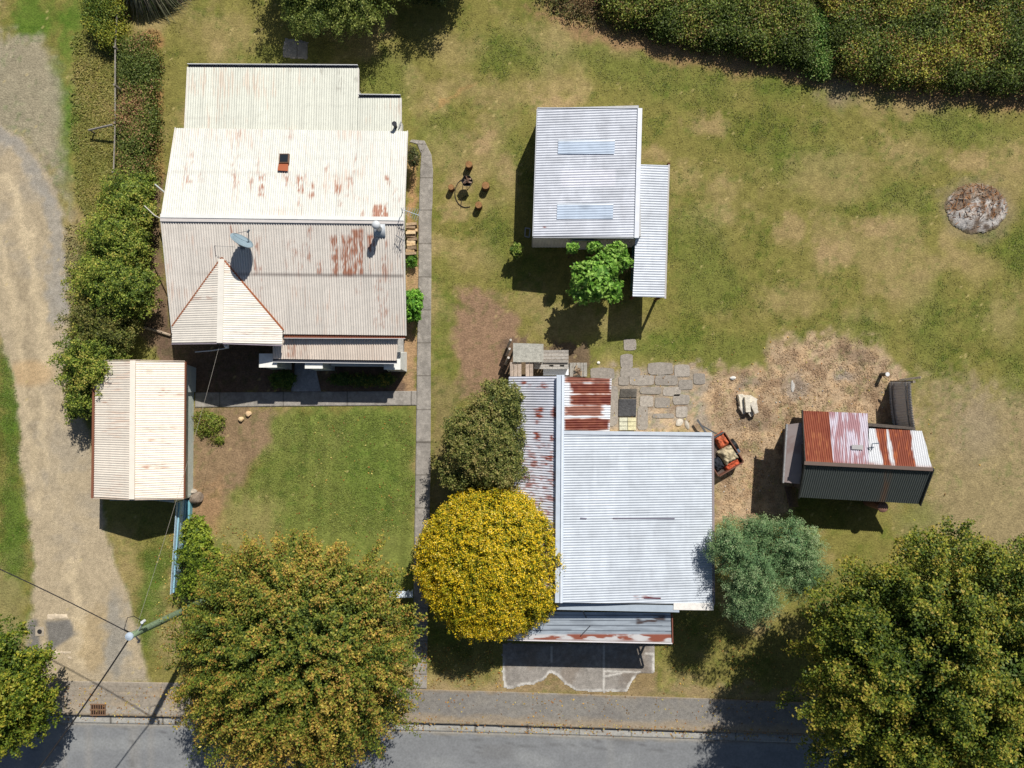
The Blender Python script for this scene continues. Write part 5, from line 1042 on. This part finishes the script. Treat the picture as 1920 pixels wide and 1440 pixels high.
ltree('wattle_tree', 'feathery blue green tree at the east wall of the shop roof', [(1412, 1082, 3.9, (1.6, 1.9, 1.4)), (1366, 1022, 3.9, (.9, 1.2, 1.0)), (1482, 1024, 3.9, (1.3, 1.3, 1.1)), (1500, 1074, 3.7, (1.3, 1.1, 1.0)), (1400, 1120, 3.8, (1.0, 1.1, 1.0)), (1420, 1000, 3.3, (1.0, .9, 1.0))], 1500,
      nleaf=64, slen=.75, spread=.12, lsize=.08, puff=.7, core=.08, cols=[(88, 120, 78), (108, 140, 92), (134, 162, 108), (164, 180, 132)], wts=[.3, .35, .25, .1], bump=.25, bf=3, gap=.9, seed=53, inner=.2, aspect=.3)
ltree('broadleaf_tree', 'bright green broad leaved tree in front of the iron shed', [(1115, 520, 2.3, (1.15, 1.05, .9)), (1150, 545, 2.0, (.5, .6, .5)), (1090, 545, 2.0, (.6, .6, .5)), (1140, 505, 2.2, (.7, .7, .6))], 260, nleaf=26, slen=.3, spread=.1, lsize=.17,
      cols=[(88, 134, 44), (124, 168, 62), (158, 196, 92)], wts=[.3, .4, .3], bump=.15, gap=.9, seed=63, r0=.08, inner=.25)
for (x, y, r_, lb) in ((1157, 474, .6, 'bright green shrub against the shed corner, right of the smaller shrubs'), (1113, 463, .32, 'small bright green shrub between the larger shed corner shrub and the leftmost one'), (1073, 466, .26, 'small round green shrub leftmost along the south wall of the shed'), (1172, 492, .3, 'small green shrub touching the teal lean-to wall')):
    ltree('shrub', lb, [(x, y, 2.3, (r_, r_ * .8, .35))], int(90 * r_ / .4), 'shrub', nleaf=20, slen=.22, spread=.07, lsize=.14, cols=[(88, 134, 44), (124, 168, 62), (158, 196, 92)], wts=[.3, .4, .3], bump=.2, gap=.6, seed=int(x), r0=.03, nl=4, group='green shrubs along the iron shed')
ltree('shrub', 'lone round yellow green shrub at the shaded corner left of the iron shed', [(969, 470, .8, (.33, .33, .4))], 90, 'shrub', nleaf=20, slen=.18, spread=.06, lsize=.1, cols=[(84, 110, 40), (126, 150, 60), (168, 180, 90)], wts=[.3, .4, .3], seed=5, r0=.03, nl=4)
ltree('shrub', 'bright lime green shrub spilling over the garden path by the cottage', [(777, 570, .9, (.5, .75, .6)), (772, 590, .8, (.4, .4, .5))], 200, 'shrub', nleaf=22, slen=.22, spread=.07, lsize=.12, cols=[(70, 120, 36), (104, 160, 50), (140, 190, 72)], wts=[.3, .4, .3], seed=6, r0=.03, nl=5)
ltree('shrub', 'small ferny green plant below the firewood stack', [(772, 487, .3, (.3, .42, .25))], 60, 'shrub', nleaf=18, slen=.2, spread=.06, lsize=.09, cols=[(70, 110, 36), (110, 150, 50)], wts=[.5, .5], seed=7, r0=.02, nl=3)
ltree('shrub', 'thin bare twiggy shrub beside the curved top of the garden path', [(775, 295, .9, (.4, .7, .5))], 60, 'shrub', nleaf=12, slen=.5, spread=.06, lsize=.07, cols=[(84, 90, 50), (110, 100, 70)], wts=[.5, .5], seed=8, r0=.04, nl=9)
ltree('shrub', 'dark shrub in the shade between the first two veranda piers', [(530, 712, .4, (.7, .5, .35))], 120, 'shrub', nleaf=20, slen=.25, spread=.08, lsize=.09, cols=[(70, 100, 40), (100, 120, 50)], wts=[.5, .5], seed=9, r0=.03, nl=4)
ltree('shrub', 'long row of low dark shrubs in the shade below the parapet', [(640, 712, .35, (.7, .35, .3)), (680, 713, .35, (.7, .35, .3)), (720, 712, .35, (.7, .35, .3))], 240, 'shrub', nleaf=20, slen=.25, spread=.08, lsize=.09, cols=[(64, 90, 40), (100, 116, 50), (150, 140, 60)], wts=[.5, .4, .1], seed=10, r0=.03, nl=6)
ltree('shrub', 'tall yellow green shrub behind the blue and white paling fence', [(372, 1040, 1.5, (1.0, 1.1, 1.0)), (366, 1000, 1.3, (.6, .8, .8)), (385, 1080, 1.5, (1.0, .8, .9)), (352, 1095, 1.2, (.6, .7, .8))], 620, 'shrub', nleaf=34, slen=.4, spread=.11, lsize=.11, cols=[(70, 92, 30), (110, 130, 40), (150, 164, 56)], wts=[.35, .4, .25], seed=11, r0=.08, nl=9, gap=.8)
ltree('ground_plant', 'low weedy green plant in the soil bed east of the garage', [(392, 795, .12, (.75, .8, .16)), (412, 825, .1, (.3, .25, .12)), (376, 780, .1, (.4, .3, .12))], 230, 'plant', nleaf=18, slen=.15, spread=.09, lsize=.07, cols=[(110, 126, 50), (140, 150, 60), (130, 110, 66)], wts=[.4, .4, .2], seed=12, r0=.015, nl=4, low=-.1, gap=.9)
# hedge bushes along the drive
HB = [(GX, GY, hh, r1_, r2_, lb) for GX, GY, hh, r1_, r2_, lb in ((240, 385, 1.2, 1.15, 1.2, 'northernmost yellowish bush of the drive hedge'), (222, 455, 1.5, 1.35, 1.3, 'second bush from the north in the drive hedge'), (212, 535, 1.7, 1.7, 1.4, 'widest dark bush in the middle of the drive hedge'), (196, 615, 1.4, 1.4, 1.1, 'brownish thin topped bush in the drive hedge'), (178, 680, 1.5, 1.35, 1.3, 'bush touching the north end of the garage'), (165, 745, 1.2, .6, .9, 'narrow bush squeezed between drive and garage roof'))]
for q, (x, y, hh, a_, b_, lb) in enumerate(HB):
    a_ *= 1.12; b_ *= 1.15
    sub = [(x, y, hh, (a_, b_, hh)), (x - 22, y + 20, hh * .6, (a_ * .6, b_ * .7, hh * .6)), (x + 20, y - 30, hh * .7, (a_ * .55, b_ * .6, hh * .7)), (x + 18, y + 14, hh * 1.05, (a_ * .7, b_ * .7, hh * .9)), (x - 16, y - 12, hh * .8, (a_ * .7, b_ * .7, hh * .85)), (x + 8, y - 22, hh, (a_ * .65, b_ * .6, hh * .9))]
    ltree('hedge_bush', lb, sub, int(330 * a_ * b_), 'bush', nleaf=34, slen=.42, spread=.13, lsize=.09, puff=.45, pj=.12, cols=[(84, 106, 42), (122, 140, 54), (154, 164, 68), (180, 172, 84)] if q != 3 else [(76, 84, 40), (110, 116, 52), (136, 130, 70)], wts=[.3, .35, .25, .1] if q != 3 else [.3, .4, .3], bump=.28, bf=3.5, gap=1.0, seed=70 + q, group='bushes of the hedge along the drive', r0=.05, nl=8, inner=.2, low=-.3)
# top tree and its neighbour
tree('willow_tree', 628, -74, 1.9, (3.1, 3.4, 1.5), 'drooping green tree at the top edge above the cottage', r0=.22, nl=12, nspray=1500, nleaf=46, slen=.7, spread=.14, lsize=.1,
     cols=[(76, 94, 44), (112, 128, 58), (146, 158, 76), (166, 172, 96)], wts=[.3, .35, .25, .1], bump=.25, bf=3.5, gap=1.0, seed=83, out=.8, up=-.2, low=-.6)
tree('evergreen_tree', 800, -92, 1.6, (2.2, 2.4, 1.3), 'dark tree showing only its lower edge at the top, left of the hedge', r0=.22, nl=10, nspray=800, nleaf=40, slen=.6, spread=.14, lsize=.1,
     cols=[(44, 58, 30), (64, 78, 38), (88, 98, 48)], wts=[.4, .4, .2], bump=.25, bf=3.5, gap=.9, seed=93, low=-.6)
# long hedge at the top right
def hedge(name, poly, hgt, n, lsize, label, cols, wts, seed, cat='hedge', group=None, nleaf=16, kind=None, rough=.35, clump=.16, edge=14):
    p = np.array(poly, float); x0, y0 = p.min(0); x1, y1 = p.max(0)
    x = rng.uniform(x0, x1, n * 4); y = rng.uniform(y0, y1, n * 4); wv = (fbm(x * .035, y * .035, seed) - .5) * 26
    sd = sdpoly(x, y, poly) + wv; k = sd > 0; x, y, sd = x[k][:n], y[k][:n], sd[k][:n]
    top = hgt * (1 - rough + 2 * rough * (fbm(x * .04, y * .04, seed + 1, 4) - .2)) * np.sqrt(np.clip(sd / edge, .12, 1))
    dens = vn(x * .09, y * .09, seed + 5) > .22 * rng.uniform(0, 1.6, len(x)); x, y, sd, top = x[dens], y[dens], sd[dens], top[dens]
    z = top * np.where(rng.uniform(0, 1, len(x)) < .75, rng.uniform(.85, 1.05, len(x)), rng.uniform(.15, .9, len(x)))
    s_ = MPP * (1 - z / H) if False else MPP; c0 = np.stack([(x - 960) * s_ * (1 - hgt / H * .8), (720 - y) * s_ * (1 - hgt / H * .8), z], 1); m = len(c0)
    pos = c0[:, None] + rng.normal(size=(m, nleaf, 3)) * np.array([clump, clump, clump * .8]); nr = rng.normal(size=(m, nleaf, 3)) * .5 + np.array([0, 0, .8])
    q = rank(fbm(x * .02, y * .02, seed + 8, 4)); b_ = rank((.4 * q[:, None] + .3 * rng.uniform(0, 1, (m, 1)) + .3 * rng.uniform(0, 1, (m, nleaf))).ravel()); pos = pos.reshape(-1, 3); pos[:, 2] = np.maximum(pos[:, 2], .03); b_k = b_
    cx = P((x0 + x1) / 2, (y0 + y1) / 2); t = thing(name, cx, label, cat, group)
    leaves(pos, nr.reshape(-1, 3), np.full(len(pos), lsize), palette(len(pos), cols, wts, b_k), 'foliage', t)
    mm = MB(); rr = random.Random(seed)
    for q_ in range(60):
        i_ = rr.randrange(m); e = Vector(c0[i_]); mm.tube([Vector((e.x + rr.uniform(-.3, .3), e.y + rr.uniform(-.3, .3), 0)), e], [.03, .012], L(96, 76, 56), 5)
    tag(mm.build('stems', 'bark', t), kind='stuff'); return t
hc_ = [(58, 64, 30), (84, 92, 42), (112, 118, 52), (104, 84, 52), (140, 140, 60)]
hc_ = [(78, 92, 40), (106, 126, 52), (138, 150, 66), (128, 108, 66), (166, 168, 78)]
hedge('hedge', [(1130, -150), (1130, 0), (1150, 14), (1180, 32), (1240, 56), (1350, 76), (1440, 102), (1530, 116), (1530, 40), (1520, -150)], 1.05, 9500, .1, 'long dense bramble hedge along the top, left of the grassy gap', hc_, [.3, .28, .2, .14, .08], 101)
hedge('hedge', [(1552, -150), (1548, 40), (1560, 110), (1620, 134), (1720, 152), (1850, 160), (1960, 160), (2200, 168), (2200, -150)], 1.25, 11500, .1, 'taller bramble hedge filling the top right corner', hc_[:3] + [(142, 112, 68), (182, 178, 74)], [.26, .26, .22, .16, .1], 111)
hedge('bramble', [(1010, -150), (1010, -8), (1050, 12), (1085, 24), (1135, 34), (1150, -20), (1150, -150)], .6, 700, .09, 'sparse brown bramble scrub at the left end of the long top hedge', [(120, 98, 66), (148, 122, 84), (104, 110, 58)], [.4, .3, .3], 131, 'bramble', nleaf=12)
hedge('grass_clump', [(1505, 20), (1550, 10), (1566, 90), (1555, 140), (1520, 140)], .8, 900, .1, 'bright green grassy clump filling the gap between the two hedges', [(84, 120, 50), (120, 150, 70), (150, 160, 90)], [.4, .4, .2], 115, 'grass clump')
hedge('bramble', [(224, 66), (272, 62), (290, 130), (288, 250), (275, 345), (222, 350)], .75, 3200, .085, 'low dark bramble strip along the weathered board fence', [(92, 108, 50), (120, 132, 60), (144, 146, 78), (172, 136, 98)], [.35, .3, .15, .2], 121, 'bramble', nleaf=14, rough=.5, edge=8)
hedge('bramble', [(150, -30), (226, -20), (226, 60), (205, 95), (165, 60)], .9, 900, .085, 'yellow green weedy bush at the top edge beside the flax', [(90, 112, 44), (130, 142, 54), (168, 164, 62)], [.35, .4, .25], 125, 'bramble', nleaf=14, edge=10)

# grass stuff: blades in tufts
def blades(name, polys, n, h0, h1, cols, wts, label, nb=7, wd=.012, seed=1, spread=.06, lean=.5, cat='grass', follow=.4):
    allx = []; ally = []
    for pl, fr in polys:
        p = np.array(pl, float); x0, y0 = p.min(0); x1, y1 = p.max(0); x = rng.uniform(x0, x1, int(n * fr * 3)); y = rng.uniform(y0, y1, int(n * fr * 3)); k = (sdpoly(x, y, pl) + (fbm(x * .05, y * .05, seed) - .5) * 24) > 0; k &= vn(x * .06, y * .06, seed + 3) > rng.uniform(0, .75, len(x)); allx.append(x[k][:int(n * fr)]); ally.append(y[k][:int(n * fr)])
    x = np.concatenate(allx); y = np.concatenate(ally)
    if name == 'lawn_grass':
        gc = ground_col(x, y); k = gc[:, 1] / gc[:, 0] > .86 + rng.uniform(0, .28, len(x)); x, y = x[k], y[k]
    m = len(x); b0 = np.stack([(x - 960) * MPP, (720 - y) * MPP, np.zeros(m)], 1)
    b0 = np.repeat(b0, nb, 0) + rng.normal(size=(m * nb, 3)) * [spread, spread, 0]; N_ = len(b0); hh = rng.uniform(h0, h1, N_); a_ = rng.uniform(0, 6.283, N_); ln = rng.uniform(.2, 1, N_) * lean * 1.6
    d = np.stack([np.cos(a_), np.sin(a_), np.zeros(N_)], 1); s_ = np.stack([-np.sin(a_), np.cos(a_), np.zeros(N_)], 1) * wd; m1 = b0 + d * (hh * ln * .35)[:, None] + np.array([0, 0, 1]) * (hh * .65)[:, None]; e = b0 + d * (hh * ln)[:, None] + np.array([0, 0, 1]) * (hh * (1 - .35 * ln))[:, None]
    v = np.stack([b0 - s_, b0 + s_, m1 + s_, m1 - s_, e + s_ * .3, e - s_ * .3], 1).reshape(-1, 3); i6 = np.arange(N_) * 6; f = np.concatenate([np.stack([i6, i6 + 1, i6 + 2, i6 + 3], 1), np.stack([i6 + 3, i6 + 2, i6 + 4, i6 + 5], 1)])
    q = rank(np.repeat(fbm(x * .03, y * .03, seed + 7, 3), nb) * .6 + .4 * rng.uniform(0, 1, N_)); c = palette(N_, cols, wts, q) * (1 - follow) + np.repeat(ground_col(x, y), nb, 0) * rng.uniform(.95, 1.5, (N_, 1)) * follow; return tag(mesh_np(name, v, f, 'leaf', None, col=np.concatenate([c, c]), dom='FACE'), label, cat, None, 'stuff')
blades('long_grass', [([(140, 60), (228, 60), (228, 340), (200, 420), (160, 420), (138, 240)], .55), ([(272, 60), (300, 60), (300, 330), (280, 380)], .1), ([(125, 420), (160, 420), (165, 760), (140, 760)], .1), ([(1060, 40), (1300, 96), (1560, 150), (1920, 190), (1920, 175), (1560, 128), (1300, 76), (1060, 20)], .25)], 5200, .05, .2,
       [(112, 138, 46), (148, 156, 62), (186, 174, 96), (200, 176, 120)], [.4, .32, .18, .1], 'long rough grass and dry stalks along fence and hedge foot', wd=.02, seed=3, lean=1.2, follow=.75)
blades('dry_grass', [([(1325, 700), (1440, 700), (1440, 645), (1560, 628), (1650, 655), (1690, 715), (1660, 800), (1500, 800), (1470, 960), (1340, 970), (1340, 895), (1390, 880), (1340, 790)], 1)], 1500, .02, .06,
       [(150, 122, 88), (184, 152, 112), (204, 174, 132), (120, 98, 74)], [.3, .35, .2, .15], 'flattened dry straw covering the yard between shop and rusty shed', wd=.015, seed=5, lean=1.6, follow=.8)
lawn = []
blades('lawn_grass', [([(300, 20), (1040, 30), (1500, 170), (1920, 210), (1920, 1000), (1740, 900), (1740, 700), (1600, 620), (1440, 640), (1330, 690), (1120, 640), (960, 640), (900, 540), (820, 540), (815, 260), (760, 180), (680, 170), (680, 120), (340, 120), (320, 240), (300, 300)], .72), ([(500, 775), (775, 775), (775, 1000), (420, 1000)], .12), ([(-20, 640), (10, 640), (45, 900), (60, 1080), (-20, 1080)], .06), ([(210, 1000), (340, 990), (330, 1270), (290, 1270)], .06), ([(760, 1210), (940, 1210), (940, 1280), (760, 1280)], .02), ([(1240, 1160), (1500, 1160), (1500, 1290), (1240, 1290)], .02)], 30000, .02, .055,
       [(96, 118, 48), (120, 128, 62), (142, 140, 78), (170, 156, 108)], [.35, .3, .2, .15], 'short patchy mown grass covering the lawns', wd=.014, nb=6, seed=8, spread=.1, lean=1.2, follow=.95)
# flax at the top left
t = thing('flax_bush', P(283, -25), 'grey green flax bush with long drooping leaves at the top left', 'plant'); V_ = []; F_ = []; Cc_ = []
c0 = P(283, -28)
for q in range(1500):
    a_ = rng.uniform(0, 6.283); r0_ = rng.uniform(0, .9) ** .7; l_ = rng.uniform(.9, 1.6); el = rng.uniform(.15, 1.2); st = np.array([c0.x + math.cos(a_) * r0_ * 1.25, c0.y + math.sin(a_) * r0_ * .75, .5 + (1 - r0_) * .9]); d = np.array([math.cos(a_), math.sin(a_), 0]); s_ = np.array([-d[1], d[0], 0]) * .03
    g_ = rng.uniform(.7, 1.2); cl = np.array(L(126, 128, 100) if rng.uniform() < .55 else (L(150, 138, 118) if rng.uniform() < .5 else L(84, 98, 56))) * g_; b0_ = len(V_)
    for t_ in (0, .35, .7, 1): p = st + d * l_ * math.cos(el) * t_ * 1.0 + np.array([0, 0, 1]) * (l_ * math.sin(el) * t_ - 1.3 * t_ * t_ * l_ * .75); p[2] = max(p[2], .05); V_ += [p - s_ * (1 - t_ * .8), p + s_ * (1 - t_ * .8)]
    for u_ in range(3): F_.append([b0_ + 2 * u_, b0_ + 2 * u_ + 1, b0_ + 2 * u_ + 3, b0_ + 2 * u_ + 2]); Cc_.append(cl)
mesh_np('foliage', np.array(V_), np.array(F_), 'leaf', t, col=np.array(Cc_), dom='FACE')
m = MB(); m.lathe(c0, [(.5, 0), (.45, .3), (.25, .7)], L(60, 56, 40), 12); m.build('base', 'bark', t)
def litter(name, polys, n, size, cols, label, z=.035, sd=3):
    P_ = []
    for pl, fr in polys:
        p = np.array(pl, float); x = rng.uniform(p[:, 0].min(), p[:, 0].max(), n * 4); y = rng.uniform(p[:, 1].min(), p[:, 1].max(), n * 4); k = (sdpoly(x, y, pl) > 0) & (vn(x * .05, y * .05, sd) > rng.uniform(0, 1, n * 4)); P_.append(np.stack([x[k][:int(n * fr)], y[k][:int(n * fr)]], 1))
    q = np.concatenate(P_); ky_ = kerb_y(q[:, 0]); zz = np.where(q[:, 1] > ky_ + 1.5, -.112, z); pos = np.stack([(q[:, 0] - 960) * MPP, (720 - q[:, 1]) * MPP, zz], 1)
    o = leaves(pos, rng.normal(size=(len(pos), 3)) * .25 + np.array([0, 0, 1]), np.full(len(pos), size), palette(len(pos), cols, [1] * len(cols)), name); return tag(o, label, 'leaves', None, 'stuff')
litter('leaf_litter', [([(760, 1205), (940, 1205), (940, 1290), (740, 1290)], .12), ([(700, 1345), (1500, 1368), (1500, 1392), (700, 1372)], .22), ([(290, 990), (480, 980), (420, 1040), (340, 1200), (290, 1280)], .12), ([(120, 1285), (340, 1285), (340, 1362), (120, 1355)], .12), ([(700, 1290), (1500, 1310), (1500, 1360), (700, 1345)], .1), ([(600, 780), (775, 780), (775, 1010), (500, 1010)], .06), ([(1240, 1160), (1480, 1160), (1480, 1300), (1240, 1300)], .1), ([(820, 800), (1500, 610), (1900, 900), (1560, 980), (1340, 900)], .1)], 2600, .09,
       [(196, 156, 76), (170, 116, 60), (206, 190, 110), (130, 100, 60)], 'fallen autumn leaves scattered on lawn, pavement and gutter')
# loose litter
m = MB()
for q in range(90):
    x, y = random.uniform(1340, 1690), random.uniform(690, 960)
    if x > 1460 and y > 770: continue
    c_ = P(x, y); m.rock(c_ + Vector((0, 0, .02)), (random.uniform(.02, .06), random.uniform(.02, .05), .025), random.choice([L(160, 150, 140), L(110, 96, 84), L(196, 190, 180)]), q, 1, q)
tag(m.build('rubble', 'stone'), 'scattered small stones and rubble over the dry yard', 'rubble', None, 'stuff')
bpy.context.view_layer.update()
print("objects", len(C.objects), "faces", sum(len(o.data.polygons) for o in C.objects if o.type == 'MESH'))
